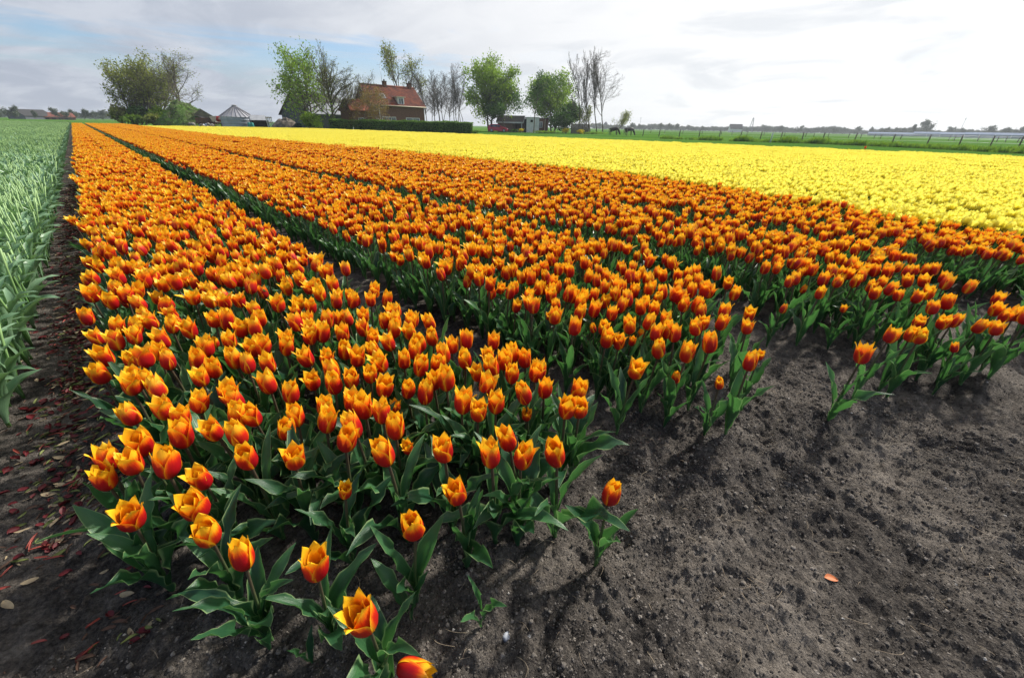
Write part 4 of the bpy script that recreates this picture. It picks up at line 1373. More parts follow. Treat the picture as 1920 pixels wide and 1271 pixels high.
for i, (px, top, l, r, sd) in enumerate(((1086, 97, 1060, 1106, 20), (1108, 92, 1084, 1130, 21), (1120, 95, 1098, 1146, 22), (1131, 86, 1100, 1171, 23))):
    tree('tall bare dark tree at the yard end, %s from the left' % ORD[i], px, 95 + i * .7, top, l, r, None, seed=sd, group=G3, levels=4, kids=(17, 7, 5, 3), angle=(.55, .6, .55, .5), ratio=(.45, .5, .45, .45), clear=.28, up=.55, lead=.85, trunk_r=.13, name='bare_tree', taper=.4)
tree('small leaning bush-like bare tree below the tall bare trees', 1096, 94, 196, 1078, 1112, OLIVE, 900, .12, .3, seed=24, group=G3, kids=(12, 6, 4), stems=3, clear=.2, trunk_r=.06)
tree('small thinly leaved tree between the two horses', 1158, 87, 211, 1146, 1181, OLIVE, 1100, .10, .25, seed=25, kids=(12, 7, 4), clear=.3, up=.3, trunk_r=.06)


# bushes and hedges
def bush(label, px, dist, top, left, right, mat, n, seed, group=None, size=.15, flat=.0, cat='bush', name='bush'):
    rr = np.random.default_rng(seed)
    H, Wd = zat(px, top, dist), width_at(left, right, dist)
    m = 26
    c = rr.normal(0, .42, (m, 3)); c /= np.maximum(1, np.linalg.norm(c, axis=1))[:, None]
    c = c * np.array((Wd * .42, min(Wd, 2.4 * H) * .36, H * .34)) + np.array((0, 0, H * .52))
    pts = c[rr.integers(0, m, n)] + rr.normal(0, 1, (n, 3)) * np.array((Wd, Wd, H)) * .085
    pts = pts[pts[:, 2] > .02]
    V, F, t = leaf_cloud(seed, pts, len(pts), size, .02)
    p = at(px, dist)
    root = thing(name, label, cat, p, -math.atan2(p.x, p.y), group)
    st = MB()
    for i in range(7):
        e = c[i]
        st.tube([(e[0] * .1, e[1] * .1, -.05), e * .55, e], [.04, .03, .015], 4, 0, False)
    part('branches', st, BARK, root, True)
    link('crown', cloud_mesh('crown', V, F, t, mat), root)
    return root


G4 = 'undergrowth below the clump'
for i, (px, d, top, l, r, m, n, lab) in enumerate(((228, 109, 196, 205, 256, OLIVE, 1500, 'olive undergrowth at the left foot of the clump'), (262, 108, 192, 238, 292, DEEP, 1900, 'dark green undergrowth in the middle of the clump'),
                                                   (300, 107, 198, 280, 322, MIDG, 1500, 'mid green undergrowth near the pale leaning trunk'), (246, 106, 213, 222, 282, MIDG, 1300, 'low grassy bush at the front of the clump'), (286, 104, 212, 266, 308, OLIVE, 1300, 'low olive bush between the clump and the mound'))):
    bush(lab, px, d, top, l, r, m, n, 60 + i, G4, .26)
bush('dense rounded green shrub between the soil heap and the hedge', 585, 72.5, 208, 560, 612, MIDG, 2600, 70, None, .13)
bush('yellow flowering bush beside the red car', 977, 92.5, 240, 971, 984, BLOSSOM, 500, 71, 'yellow flowering bushes in the yard', .10)
bush('yellow flowering bush in front of the dark conifer bush', 1062, 91, 239, 1055, 1071, BLOSSOM, 600, 72, 'yellow flowering bushes in the yard', .10)
bush('yellow flowering bush by the wooden fence panel', 1089, 90.5, 242, 1080, 1099, BLOSSOM, 500, 73, 'yellow flowering bushes in the yard', .10)
bush('low bluish green shrub at the nose of the red car', 964, 92.8, 242, 955, 973, DEEP, 600, 74, None, .11)
bush('low green bush at the right end of the hedge', 893, 69, 244, 884, 903, HEDGE, 400, 75, None, .09)
bush('low light green shrub row in front of the brick shed', 1020, 92, 244.5, 998, 1048, MIDG, 900, 76, None, .11)
bush('pale green herbs under the tall bare trees', 1118, 92, 247, 1092, 1150, FRESH, 900, 77, None, .10)


def hedge(label, pa, pb, top_a, thick, seed, n):
    a, b = Vector(pa), Vector(pb)
    L = (b - a).length
    H = top_a
    rr = np.random.default_rng(seed)
    root = thing('hedge', label, 'hedge', a, math.atan2(b.y - a.y, b.x - a.x))
    s, u, v = rr.random(n) * L, rr.random(n), rr.random(n)
    side = rr.random(n)
    y = np.where(side < .55, -thick / 2, np.where(side < .7, thick / 2, (u - .5) * thick))
    z = np.where(side < .7, v * H, H)
    pts = np.stack([s, y, z], -1)
    pts += rr.normal(0, .05, (n, 3)) + np.stack([np.zeros(n), .06 * np.sin(s * 1.7), .05 * np.sin(s * 1.1 + 1) + .04 * np.sin(s * 4.1)], -1) * (z / H)[:, None]
    pts[:, 2] = np.maximum(pts[:, 2], .03)
    V, F, t = leaf_cloud(seed, pts, n, .075, .03)
    link('foliage', cloud_mesh('foliage', V, F, t, HEDGE), root)
    core = MB().box(.08, L - .08, -thick * .42, thick * .42, .02, H * .94)  # solid dark box filling the hedge, seen between the leaf faces
    part('dark_core', core, HEDGE_CORE, root)
    return root


HEDGE_CORE = simple('hedge_inside', (0.018, 0.040, 0.012), (0.012, 0.022, 0.008), 6.0, .95, .8)
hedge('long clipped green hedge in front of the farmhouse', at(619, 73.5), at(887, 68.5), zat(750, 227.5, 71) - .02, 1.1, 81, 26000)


# ------------------------------------------------------------------ buildings
def facing(px, dist, phi):
    """position and rotation for a building whose long front is turned phi to the right of the camera"""
    p = at(px, dist)
    v = Vector((p.x, p.y, 0)).normalized()
    r = Vector((v.y, -v.x, 0))
    x = r * math.cos(phi) + v * math.sin(phi)
    return p, math.atan2(x.y, x.x)


def gable_wall(mb, x0, x1, y0, y1, ze, zr):
    """four walls with two gables, ridge along x"""
    ym = (y0 + y1) / 2
    V = [(x0, y0, 0), (x1, y0, 0), (x1, y1, 0), (x0, y1, 0), (x0, y0, ze), (x1, y0, ze), (x1, y1, ze), (x0, y1, ze), (x0, ym, zr), (x1, ym, zr)]
    F = [(0, 1, 5, 4), (1, 2, 6, 9, 5), (2, 3, 7, 6), (3, 0, 4, 8, 7)]
    return mb.add(V, F)


def roof_slopes(mb, x0, x1, y0, y1, ze, zr, over=.25, th=.10):
    """two thick roof slopes that overhang the walls"""
    ym = (y0 + y1) / 2
    k = (zr - ze) / (ym - y0)
    for s, ya in ((-1, y0 - over), (1, y1 + over)):
        zl = ze - k * over
        V = [(x0 - over, ya, zl), (x1 + over, ya, zl), (x1 + over, ym, zr + .02), (x0 - over, ym, zr + .02)]
        V += [(a, b, c + th) for a, b, c in V]
        F = [(0, 3, 2, 1), (4, 5, 6, 7), (0, 1, 5, 4), (1, 2, 6, 5), (2, 3, 7, 6), (3, 0, 4, 7)]
        mb.add(V, F)
    return mb


def window(parent, x0, x1, z0, z1, y, cols=2, frame=.07, name='window'):
    """frame standing proud of the wall that faces -y, with separate panes"""
    f = MB()
    for a, b, c, d in ((x0, x0 + frame, z0, z1), (x1 - frame, x1, z0, z1), (x0 + frame, x1 - frame, z0, z0 + frame), (x0 + frame, x1 - frame, z1 - frame, z1)):
        f.box(a, b, y - .06, y + .02, c, d)
    w = (x1 - x0 - 2 * frame) / cols
    for i in range(1, cols):
        f.box(x0 + frame + i * w - .03, x0 + frame + i * w + .03, y - .055, y + .02, z0 + frame, z1 - frame)
    o = part(name, f, WHITE, parent)
    for i in range(cols):
        xa = x0 + frame + i * w + (.03 if i else 0); xb = x0 + frame + (i + 1) * w - (.03 if i < cols - 1 else 0)
        part('pane', MB().box(xa, xb, y - .03, y - .012, z0 + frame, z1 - frame), GLASS, o)
    return o


HD = 79.0
p, rz = facing(752, HD, R_(28))
ZE, ZR = zat(752, 198, HD - 1), zat(732, 161, HD + 1.5)
house = thing('farmhouse', 'brick farmhouse with red tiled roof, dormer and two chimneys', 'house', p, rz)
hl, hw = 4.7, 3.4
part('wall', gable_wall(MB(), -hl, hl, 0, 2 * hw, ZE, ZR - .12), BRICK, house)
roof = part('roof', roof_slopes(MB(), -hl, hl, 0, 2 * hw, ZE, ZR - .12), TILES, house)
k_ = (ZR - .12 - ZE) / hw
rib = MB()
for i in range(38):                                                    # rolls of the pantiles down the front slope
    x = -hl - .2 + i * (2 * hl + .4) / 37
    rib.tube([(x, -.25, ZE - k_ * .25 + .11), (x, hw, ZR - .12 + .13)], .045, 5, 0, False)
o = part('tile_rolls', rib, TILES, roof, True); o['kind'] = 'stuff'
part('ridge_tiles', MB().tube([(-hl - .27, hw, ZR + .03), (hl + .27, hw, ZR + .03)], .14, 6), TILES, roof, True)
for s in (-1, 1):
    x = s * (hl + .262)
    part('barge_board', MB().add([(x, -.25, ZE - k_ * .25 - .14), (x, hw, ZR - .12 - .12), (x, hw, ZR + .03), (x, -.25, ZE - k_ * .25 + .06), (x + .03 * s, -.25, ZE - k_ * .25 - .14), (x + .03 * s, hw, ZR - .24), (x + .03 * s, hw, ZR + .03), (x + .03 * s, -.25, ZE - k_ * .25 + .06)],
                                     [(0, 1, 2, 3), (7, 6, 5, 4), (0, 4, 5, 1), (3, 2, 6, 7)]), CREAM, house)
part('gutter', MB().tube([(-hl - .2, -.31, ZE - .10), (hl + .2, -.31, ZE - .10)], .07, 6), CREAM, house, True)
part('drainpipe', MB().tube([(-hl + 1.05, -.06, .1), (-hl + 1.05, -.06, ZE - .35)], .05, 6), WHITE, house, True)
part('drainpipe', MB().tube([(hl - .1, -.07, .1), (hl - .1, -.07, ZE - .2)], .05, 6), WHITE, house, True)
for cxm in (-.55, 4.0):
    ch = part('chimney', MB().box(cxm - .28, cxm + .28, hw - .28, hw + .28, ZR - .5, ZR + .62), BRICK, roof)
    part('chimney_cap', MB().box(cxm - .34, cxm + .34, hw - .34, hw + .34, ZR + .62, ZR + .70).tube([(cxm, hw, ZR + .7), (cxm, hw, ZR + .95)], .12, 6), SLATE, house)
window(house, -3.35, -.85, .75, 2.15, 0, 3)
window(house, 1.0, 3.6, .75, 2.1, 0, 2)
zd = ZE + k_ * .30
d_ = part('dormer', MB().box(-.15, 1.05, .15, 1.6, ZE + .02, zd + .95), WHITE, house)
part('dormer_roof', MB().box(-.40, 1.28, -.05, 1.9, zd + .953, zd + 1.06), CREAM, house)
window(house, .0, .90, ZE + .18, zd + .85, .147, 2, .06, 'dormer_window')
ys, zs = 1.45, ZE + k_ * 1.45 + .14
n_ = Vector((0, -k_, 1)).normalized(); t_ = Vector((0, 1, k_)).normalized()
c_ = Vector((-2.1, ys, zs))
sk = part('skylight', MB().obox(c_, (.42, 0, 0), t_ * .55, n_ * .05), STEEL, house)
part('pane', MB().obox(c_ + n_ * .055, (.34, 0, 0), t_ * .46, n_ * .008), GLASS, sk)
part('antenna', MB().tube([(-.95, hw, ZR - .1), (-.95, hw, ZR + 3.0)], .03, 5).tube([(-1.5, hw, ZR + 2.9), (-.4, hw, ZR + 2.9)], .02, 4).tube([(-1.3, hw - .3, ZR + 2.5), (-.6, hw + .3, ZR + 2.5)], .02, 4), STEEL, house, True)
window(house, -hl + .1, -hl + .9, .8, 1.9, 0, 1)
# lower wing on the left of the house
ZE2, ZR2 = zat(690, 208, HD - 2), zat(675, 187, HD - 1)
part('wing_wall', gable_wall(MB(), -hl - 3.9, -hl - .003, -.8, 3.6, ZE2, ZR2 - .1), BRICK, house)
part('wing_roof', roof_slopes(MB(), -hl - 3.9, -hl - .30, -.8, 3.6, ZE2, ZR2 - .1, .22), TILES, house)
window(house, -hl - 3.0, -hl - 2.1, .9, 1.95, -.8, 1)

p, rz = facing(566, 97, R_(40))
zb, zt = zat(540, 212, 96), zat(562, 172, 98)
barn = thing('barn', 'dark grey boarded barn with steep gable behind the green tree', 'barn', p, rz)
part('wall', gable_wall(MB(), -1.0, 9.0, -4.0, 4.0, zb, zt - .1), GREYWALL, barn)
part('roof', roof_slopes(MB(), -1.0, 9.0, -4.0, 4.0, zb, zt - .1, .4), SLATE, barn)
part('door', MB().box(-1.06, -1.003, -1.6, 1.6, 0, 3.0), GREYWALL, barn)
p, rz = facing(628, 86, R_(12))
zb, zt = zat(620, 214, 86), zat(630, 194, 88)
low = thing('low_shed', 'long low shed with pale grey sheet roof between barn and house', 'shed', p, rz)
part('wall', gable_wall(MB(), -3.6, 3.6, 0, 6.0, zb, zt - .1), GREYWALL, low)
part('roof', roof_slopes(MB(), -3.6, 3.6, 0, 6.0, zb, zt - .1, .3), GREYROOF, low)
part('door', MB().box(-.4, .5, -.05, -.003, 0, 2.0), DARK, low)
part('window', MB().box(1.2, 2.6, -.05, -.003, .9, 1.8), GLASS, low)

# low garage with white front at the right of the yard
GD = 97.0
p, rz = facing(958, GD, R_(-8))
zb, zt = zat(950, 227.5, GD), zat(955, 217, GD + 2)
gar = thing('garage', 'low brick garage with dark roof and white fascia behind the red car', 'garage', p, rz)
part('wall', gable_wall(MB(), -2.9, .4, 0, 5.0, zb, zt - .1), BRICK2, gar)
part('rear_wall', MB().box(.403, 2.4, 4.6, 5.0, 0, zb), BRICK2, gar)
part('roof', roof_slopes(MB(), -2.9, 2.4, 0, 5.0, zb, zt - .1, .3), SLATE, gar)
part('fascia', MB().box(-3.2, 2.7, -.36, -.31, zb - .38, zb - .10), WHITE, gar)
part('post', MB().box(2.25, 2.4, -.1, .1, 0, zb - .2), WHITE, gar)
part('barge_board', MB().obox((2.74, 1.1, zb + (zt - zb) * .42), (.03, 0, 0), Vector((0, 2.5, zt - zb)).normalized() * 1.6, (0, 0, .10)), WHITE, gar)
p, rz = facing(1000, 95.5, R_(4))
zt = zat(997, 221, 95.5)
ws = thing('white_shed', 'small white flat-roofed shed with panelled front beside the garage', 'shed', p, rz)
part('wall', MB().box(-1.45, 1.2, 0, 3.4, 0, zt), WHITE, ws)
part('roof', MB().box(-1.55, 1.3, -.1, 3.5, zt + .003, zt + .10), STEEL, ws)
part('window', MB().box(-.62, -.12, -.04, -.003, zt - .85, zt - .4), DARK, ws)
for i in range(5):
    part('panel', MB().box(.15, 1.13, -.05, -.004, .05 + i * .42, .43 + i * .42), WHITE, ws)
part('dark_doorway', MB().box(-1.453, -1.9, 0.2, .3, 0, zt - .3), DARK, ws)
p, rz = facing(1018, 97.2, R_(2))
zt = zat(1018, 223, 97)
bs = thing('brick_shed', 'small brick outbuilding with white framed window beside the white shed', 'shed', p, rz)
part('wall', MB().box(-1.2, 1.1, 0, 4, 0, zt), BRICK, bs)
part('roof', MB().box(-1.3, 1.2, -.15, 4.1, zt + .003, zt + .12), SLATE, bs)
window(bs, -.85, -.1, 1.0, 2.1, 0, 2)
part('post', MB().box(.35, .47, -.12, -.02, 0, zt), CREAM, bs)

# far farm at the left
FD = 330.0
p, rz = facing(92, FD, R_(10))
ff = thing('far_barn', 'far low barn with long red roof on the left horizon', 'barn', p, rz)
ze, zr = zat(92, 219.5, FD), zat(92, 211.8, FD)
part('wall', gable_wall(MB(), -8, 9.5, 0, 9, ze, zr), BRICK, ff)
part('roof', roof_slopes(MB(), -8, 9.5, 0, 9, ze, zr, .4, .2), TILES, ff)
for i in range(6):
    part('door', MB().box(-6.5 + i * 2.4, -5.2 + i * 2.4, -.08, -.003, 0, ze * .7), DARK, ff)
p, rz = facing(47, FD, R_(40))
fg = thing('far_barn', 'far dark barn with pointed gable on the left horizon', 'barn', p, rz)
ze, zr = zat(47, 217, FD), zat(47, 206, FD)
part('wall', gable_wall(MB(), -4, 9, -4.5, 4.5, ze, zr), GREYWALL, fg)
part('roof', roof_slopes(MB(), -4, 9, -4.5, 4.5, ze, zr, .4, .2), SLATE, fg)

# greenhouses on the right horizon
GH = Mat('greenhouse_glass').surface((0.16, 0.22, 0.28), .5, None, .3)
GHR = simple('greenhouse_roof', (0.24, 0.28, 0.36), (0.19, 0.23, 0.31), .3, .9, 0, .0)
for i, (a, b, top, d, lab) in enumerate(((1628, 1715, 248.5, 350, 'leftmost of the long greenhouses on the right horizon'), (1712, 1815, 248.0, 380, 'middle one of the long greenhouses on the right horizon'), (1806, 1990, 249.5, 360, 'rightmost and brightest of the long greenhouses on the right horizon'))):
    pa, pb = at(a, d), at(b, d)
    L = (pb - pa).length
    g = thing('greenhouse', lab, 'greenhouse', pa, math.atan2(pb.y - pa.y, pb.x - pa.x), 'greenhouses on the right horizon')
    h = zat((a + b) / 2, top, d)
    part('wall', MB().box(0, L, 0, 40, 0, h * .62), GH, g)
    part('roof', gable_wall(MB(), 0, L, 0.5, 39.5, h * .62, h) if False else MB().add([(0, -.2, h * .62), (L, -.2, h * .62), (L, 6, h), (0, 6, h), (L, 40, h), (0, 40, h), (L, 40.2, h * .62), (0, 40.2, h * .62)], [(0, 1, 2, 3), (3, 2, 4, 5), (5, 4, 6, 7), (0, 3, 5, 7), (1, 6, 4, 2)]), GHR, g)
    for k in range(int(L / 6)):
        part('frame_post', MB().box(k * 6 + .5, k * 6 + .62, -.12, -.003, 0, h * .62), WHITE, g)


# ------------------------------------------------------------------ farmyard left of the trees
SD = 86.0
p = at(446, SD + 3)
rad = width_at(413, 480, SD) / 2
zw, zp = zat(446, 219, SD), zat(446, 201, SD + 3)
silo = thing('grain_silo', 'round corrugated steel grain silo with ribbed cone roof', 'silo', p, 0)
nseg = 48
wall = MB()
zs_ = np.linspace(0, zw, 29)
rs_ = rad + .03 * np.cos(np.arange(29) * math.pi)
th = np.arange(nseg) / nseg * 2 * math.pi
V = np.stack([rs_[:, None] * np.cos(th), rs_[:, None] * np.sin(th), np.repeat(zs_[:, None], nseg, 1)], -1).reshape(-1, 3)
wall.add(V, [(i * nseg + j, i * nseg + (j + 1) % nseg, (i + 1) * nseg + (j + 1) % nseg, (i + 1) * nseg + j) for i in range(28) for j in range(nseg)])
part('wall', wall, STEEL, silo, True)
for z in (zw * .45, zw * .74):
    part('hoop', MB().tube([((rad + .05) * math.cos(a), (rad + .05) * math.sin(a), z) for a in np.linspace(0, 2 * math.pi, 49)], .05, 5, 0, False), STEEL, silo, True)
SILOROOF = simple('silo_roof', (0.40, 0.40, 0.42), (0.30, 0.30, 0.33), 1.5, .55, 0, .4, .3)
cone = MB()
V = [((rad + .12) * math.cos(a), (rad + .12) * math.sin(a), zw - .05) for a in th] + [(.35 * math.cos(a), .35 * math.sin(a), zp) for a in th]
cone.add(V, [(j, (j + 1) % nseg, nseg + (j + 1) % nseg, nseg + j) for j in range(nseg)])
rf = part('roof', cone, SILOROOF, silo)
for j in range(24):
    a = j / 24 * 2 * math.pi
    part('roof_rib', MB().tube([((rad + .14) * math.cos(a), (rad + .14) * math.sin(a), zw - .02), (.36 * math.cos(a), .36 * math.sin(a), zp + .04)], .055, 4), simple('rib', (.2, .2, .22)) if j == 0 else bpy.data.materials['rib'], rf)
part('cap', MB().tube([(0, 0, zp - .05), (0, 0, zp + .22), (0, 0, zp + .24), (0, 0, zp + .36)], [.36, .36, .42, .1], 14), SILOROOF, silo)

p, rz = facing(487, 84, R_(6))
zt = zat(487, 216, 84)
ct = thing('storage_box', 'grey open-fronted storage container beside the silo', 'container', p, rz)
part('wall', MB().box(-1.25, -1.15, 0, 2.4, 0, zt - .6).box(1.15, 1.25, 0, 2.4, 0, zt - .6).box(-1.15, 1.15, 2.3, 2.4, 0, zt - .6), GREYWALL, ct)
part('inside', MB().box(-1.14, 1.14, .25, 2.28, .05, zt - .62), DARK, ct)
part('roof', MB().add([(-1.35, -.15, zt - .75), (1.2, -.15, zt - .75), (1.0, 1.2, zt), (-1.15, 1.2, zt), (1.3, 2.5, zt - .6), (-1.3, 2.5, zt - .6)], [(0, 1, 2, 3), (3, 2, 4, 5), (0, 3, 5), (1, 4, 2)]), GREYROOF, ct)
p, rz = facing(505, 83.5, R_(0))
pl = thing('pallet_stack', 'white slatted crates standing on end beside the storage container', 'crate', p, rz)
zt = zat(505, 219, 83.5)
for i in range(4):
    part('slat', MB().obox((-.36 + i * .24, 0, zt / 2), (.07, 0, 0), (0, .05, 0), (-.06, 0, zt / 2)), WHITE, pl)
for z in (.25, zt * .55, zt - .15):
    part('rail', MB().box(-.48, .46, -.11, -.053, z - .06, z + .06), CREAM, pl)


def heap(name, label, cat, px, dist, top, left, right, mats, seed, depth=3.0, pw=1.0, face=None):
    H, Wd = zat(px, top, dist), width_at(left, right, dist)
    n = 46
    u, v = np.meshgrid(np.linspace(-1, 1, n), np.linspace(-1, 1, n))
    rr_ = np.hypot(u, v)
    z = H * np.clip(1 - rr_ ** (2 * pw), 0, 1) ** .8
    z = z * (1 + .35 * fbm(u * 2 + seed, v * 2, 3)) + .08 * H * fbm(u * 7 + seed, v * 7, 2) * (rr_ < .98)
    V = np.stack([u * Wd / 2, v * depth / 2, np.where(rr_ < 1, np.maximum(z, -.02), -.05)], -1).reshape(-1, 3)
    I_ = np.arange(n * n).reshape(n, n)
    F = np.stack([I_[:-1, :-1], I_[:-1, 1:], I_[1:, 1:], I_[1:, :-1]], -1).reshape(-1, 4)
    p = at(px, dist)
    root = thing(name, label, cat, p, -math.atan2(p.x, p.y))
    link('earth', mesh_from(name, V, F, [mats]), root)
    return root, V


SANDY = simple('sandy_heap', (0.21, 0.175, 0.14), (0.10, 0.085, 0.072), 2.4, .95, .6)
heap('soil_heap', 'pale sandy soil heap between the crates and the barn', 'heap', 535, 82, 223.5, 504, 566, SANDY, 3, 4.0, 1.0)
MOSSY = simple('mossy_concrete', (0.20, 0.17, 0.15), (0.13, 0.115, 0.10), 1.5, .95, .4)
TURF = simple('mound_turf', (0.065, 0.125, 0.022), (0.06, 0.065, 0.03), .9, .95, .9)
mound, MV = heap('grassy_mound', 'grass covered earth mound right of the tree clump', 'mound', 350, 101, 194, 290, 416, TURF, 6, 9.0, .7)
rr = np.random.default_rng(3)
tv = MV[rr.integers(0, len(MV), 6500)]
tv = tv[tv[:, 2] > .15]
V, F, t = leaf_cloud(91, tv, len(tv), .10, .08, .02)
link('grass_cover', cloud_mesh('grass_cover', V, F, t, HEDGE), mound)
part('bare_slope', MB().add([(1.2, -3.3, 2.0), (2.4, -3.5, 2.9), (5.0, -2.6, 1.1), (4.3, -3.6, .5), (1.2, -2.9, 1.9), (2.4, -3.1, 2.8), (5.0, -2.2, 1.0), (4.3, -3.2, .4)], [(0, 3, 2, 1), (4, 5, 6, 7), (0, 1, 5, 4), (1, 2, 6, 5), (2, 3, 7, 6), (3, 0, 4, 7)]), MOSSY, mound)
# rusty trailer and red machine in front of the mound
p, rz = facing(386, 92, R_(0))
tr_ = thing('farm_trailer', 'rusty brown flat farm trailer in front of the grassy mound', 'trailer', p, rz)
RUST = simple('rusty_steel', (0.16, 0.085, 0.06), (0.09, 0.055, 0.042), 2.0, .9)
zt = zat(386, 220, 92)
part('bed', MB().box(-1.5, 1.2, 0, 2.0, zt - .85, zt - .1), RUST, tr_)
part('floor_frame', MB().box(-1.6, 1.4, .1, 1.9, zt - 1.0, zt - .86), RUST, tr_)
for x in (-.9, .6):
    w = part('wheel', MB().tube([(x, -.05, .38), (x, .18, .38)], .38, 16), RUBBER, tr_, True)
    part('hub', MB().tube([(x, -.07, .38), (x, -.051, .38)], .16, 10), STEEL, w)
p, rz = facing(405, 91, R_(8))
mc = thing('red_machine', 'red farm machine with a cream hopper beside the silo', 'machine', p, rz)
zt = zat(405, 217, 91)
part('hopper', MB().add([(-.75, 0, zt - .15), (.15, 0, zt - .05), (0, 0, zt - .85), (-.5, 0, zt - .95), (-.75, 1, zt - .15), (.15, 1, zt - .05), (0, 1, zt - .85), (-.5, 1, zt - .95)], [(0, 3, 2, 1), (4, 5, 6, 7), (0, 1, 5, 4), (1, 2, 6, 5), (2, 3, 7, 6), (3, 0, 4, 7)]), CREAM, mc)
part('drum', MB().tube([(.45, -.1, zt - .5), (.45, .0, zt - .5), (.45, 1.0, zt - .5), (.45, 1.1, zt - .5)], [.35, .45, .45, .35], 18), REDPAINT, mc, True)
part('plate', MB().tube([(.5, -.16, zt - .42), (.5, -.102, zt - .42)], .16, 12), CREAM, mc)
part('frame', MB().box(-.5, .75, .1, .9, zt - 1.25, zt - 1.0).box(-.45, -.35, .1, .9, 0, zt - 1.25).box(.6, .7, .1, .9, 0, zt - 1.25), RUST, mc)
p = at(365, 90)
rub = thing('rubble_pile', 'low pile of grey rubble and tins in front of the mound', 'rubble', p, -math.atan2(p.x, p.y))
for i in range(14):
    b_ = bmesh.new(); bmesh.ops.create_icosphere(b_, subdivisions=2, radius=random.uniform(.18, .38))
    for v in b_.verts:
        v.co *= 1 + .35 * float(perlin(np.array([v.co.x * 4 + i]), np.array([v.co.y * 4 + v.co.z * 3]))[0])
    m = bpy.data.meshes.new('stone'); b_.to_mesh(m); b_.free(); m.materials.append((CONCRETE, WOOD, STEEL)[i % 3])
    link('stone', m, rub, (random.uniform(-2.2, 2.2), random.uniform(-.6, .6), random.uniform(.1, .5)))
for i, px in enumerate((465.5, 470.5)):
    p, rz = facing(px, 82.5, 0)
    b = thing('teal_barrel', ('left' if i == 0 else 'right') + ' one of two small teal barrels in front of the silo', 'barrel', p, rz, 'teal barrels')
    part('body', MB().tube([(0, 0, 0), (0, 0, .06), (0, 0, .45), (0, 0, .85), (0, 0, .9)], [.2, .24, .27, .24, .2], 14), TEAL, b, True)
    part('lid', MB().tube([(0, 0, .903), (0, 0, .95)], .17, 12), TEAL, b)
p, rz = facing(558, 79, R_(0))
tk = thing('dark_drum', 'dark round tank lying on its side beside the soil heap', 'tank', p, rz)
r_ = zat(558, 229.5, 79) / 2
part('body', MB().tube([(0, 0, r_), (0, .08, r_), (0, 2.2, r_), (0, 2.28, r_)], [r_ * .86, r_, r_, r_ * .86], 22), simple('dark_green_tank', (.012, .035, .035)), tk, True)
part('rim', MB().tube([(r_ * .93 * math.cos(a), -.02, r_ + r_ * .93 * math.sin(a)) for a in np.linspace(0, 2 * math.pi, 25)], .05, 5, 0, False), simple('tank_rim', (.03, .09, .09)), tk, True)
for s in (-1, 1):
    part('chock', MB().box(s * r_ * .75 - .12, s * r_ * .75 + .12, .2, 2.0, 0, .2), WOOD, tk)

# ------------------------------------------------------------------ red car
CD = 93.5
p, rz = facing(934, CD, R_(-6))
PAINT = Mat('car_paint').surface((0.46, 0.016, 0.05), .25, None, .6)
car = thing('parked_car', 'dark red hatchback parked under the big green tree', 'car', p, rz)
prof = [(-2.02, .35), (-2.05, .62), (-1.98, .92), (-1.72, 1.36), (-1.45, 1.46), (-.35, 1.50), (.25, 1.42), (.98, 1.00), (1.70, .84), (1.98, .66), (2.03, .36), (1.9, .24), (-1.9, .24)]
body = MB()
n_ = len(prof)
ys = [(-.84, .97, .0), (-.80, 1.0, .0), (.80, 1.0, .0), (.84, .97, .0)]
Vb = []
for y, s, _ in ys:
    for x, z in prof:
        inset = .16 * max(0, (z - .95) / .55)
        Vb.append((x * s, math.copysign(abs(y) - inset, y), .24 + (z - .24) * (s if abs(y) > .82 else 1)))
Fb = []
for k in range(3):
    for j in range(n_):
        Fb.append((k * n_ + j, k * n_ + (j + 1) % n_, (k + 1) * n_ + (j + 1) % n_, (k + 1) * n_ + j))
Fb += [tuple(range(n_))[::-1], tuple(3 * n_ + j for j in range(n_))]
body.add(Vb, Fb)
bo = part('body', body, PAINT, car, False)


def side_pane(pts, nm='side_window'):
    V = [(x, -(.84 - .16 * max(0, (z - .95) / .55)) * 1.0 - .012, z) for x, z in pts]
    V += [(x, y + .01, z) for x, y, z in V]
    n = len(pts)
    part(nm, MB().add(V, [tuple(range(n)), tuple(range(n, 2 * n))[::-1]] + [(i, i + n, (i + 1) % n + n, (i + 1) % n) for i in range(n)]), GLASS, car)


side_pane([(-1.62, 1.02), (-1.0, 1.00), (-1.0, 1.36), (-1.42, 1.36)])
side_pane([(-.93, 1.0), (-.18, .98), (-.18, 1.38), (-.93, 1.38)])
side_pane([(-.11, .98), (.80, .98), (.24, 1.34), (-.11, 1.38)])
part('rear_window', MB().add([(-2.0, -.6, 1.0), (-2.0, .6, 1.0), (-1.78, .55, 1.32), (-1.78, -.55, 1.32)], [(0, 1, 2, 3)]), GLASS, car)
part('windscreen', MB().add([(1.0, -.66, 1.02), (1.0, .66, 1.02), (.32, .58, 1.42), (.32, -.58, 1.42)], [(0, 1, 2, 3)]), GLASS, car)
for x in (-1.28, 1.28):
    for y in (-.86, .68):
        w = link('wheel', None, car, (x, y, .31))
        part('tyre', MB().tube([(0, 0, 0), (0, .02, 0), (0, .17, 0), (0, .19, 0)], [.27, .31, .31, .27], 20), RUBBER, w, True)
        part('rim', MB().tube([(0, -.012, 0), (0, -.002, 0)], [.17, .20], 14), STEEL, w)
LAMP = simple('car_lamp', (.75, .75, .72)); TAIL = simple('car_tail', (.5, .02, .02))
for y in (-.62, .62):
    part('headlight', MB().box(1.86, 1.99, y - .16, y + .16, .60, .74), LAMP, car)
    part('tail_light', MB().box(-2.06, -1.99, y - .1, y + .1, .75, 1.0), TAIL, car)
part('number_plate', MB().box(-2.085, -2.055, -.26, .26, .48, .60), simple('plate_yellow', (.6, .42, .03)), car)
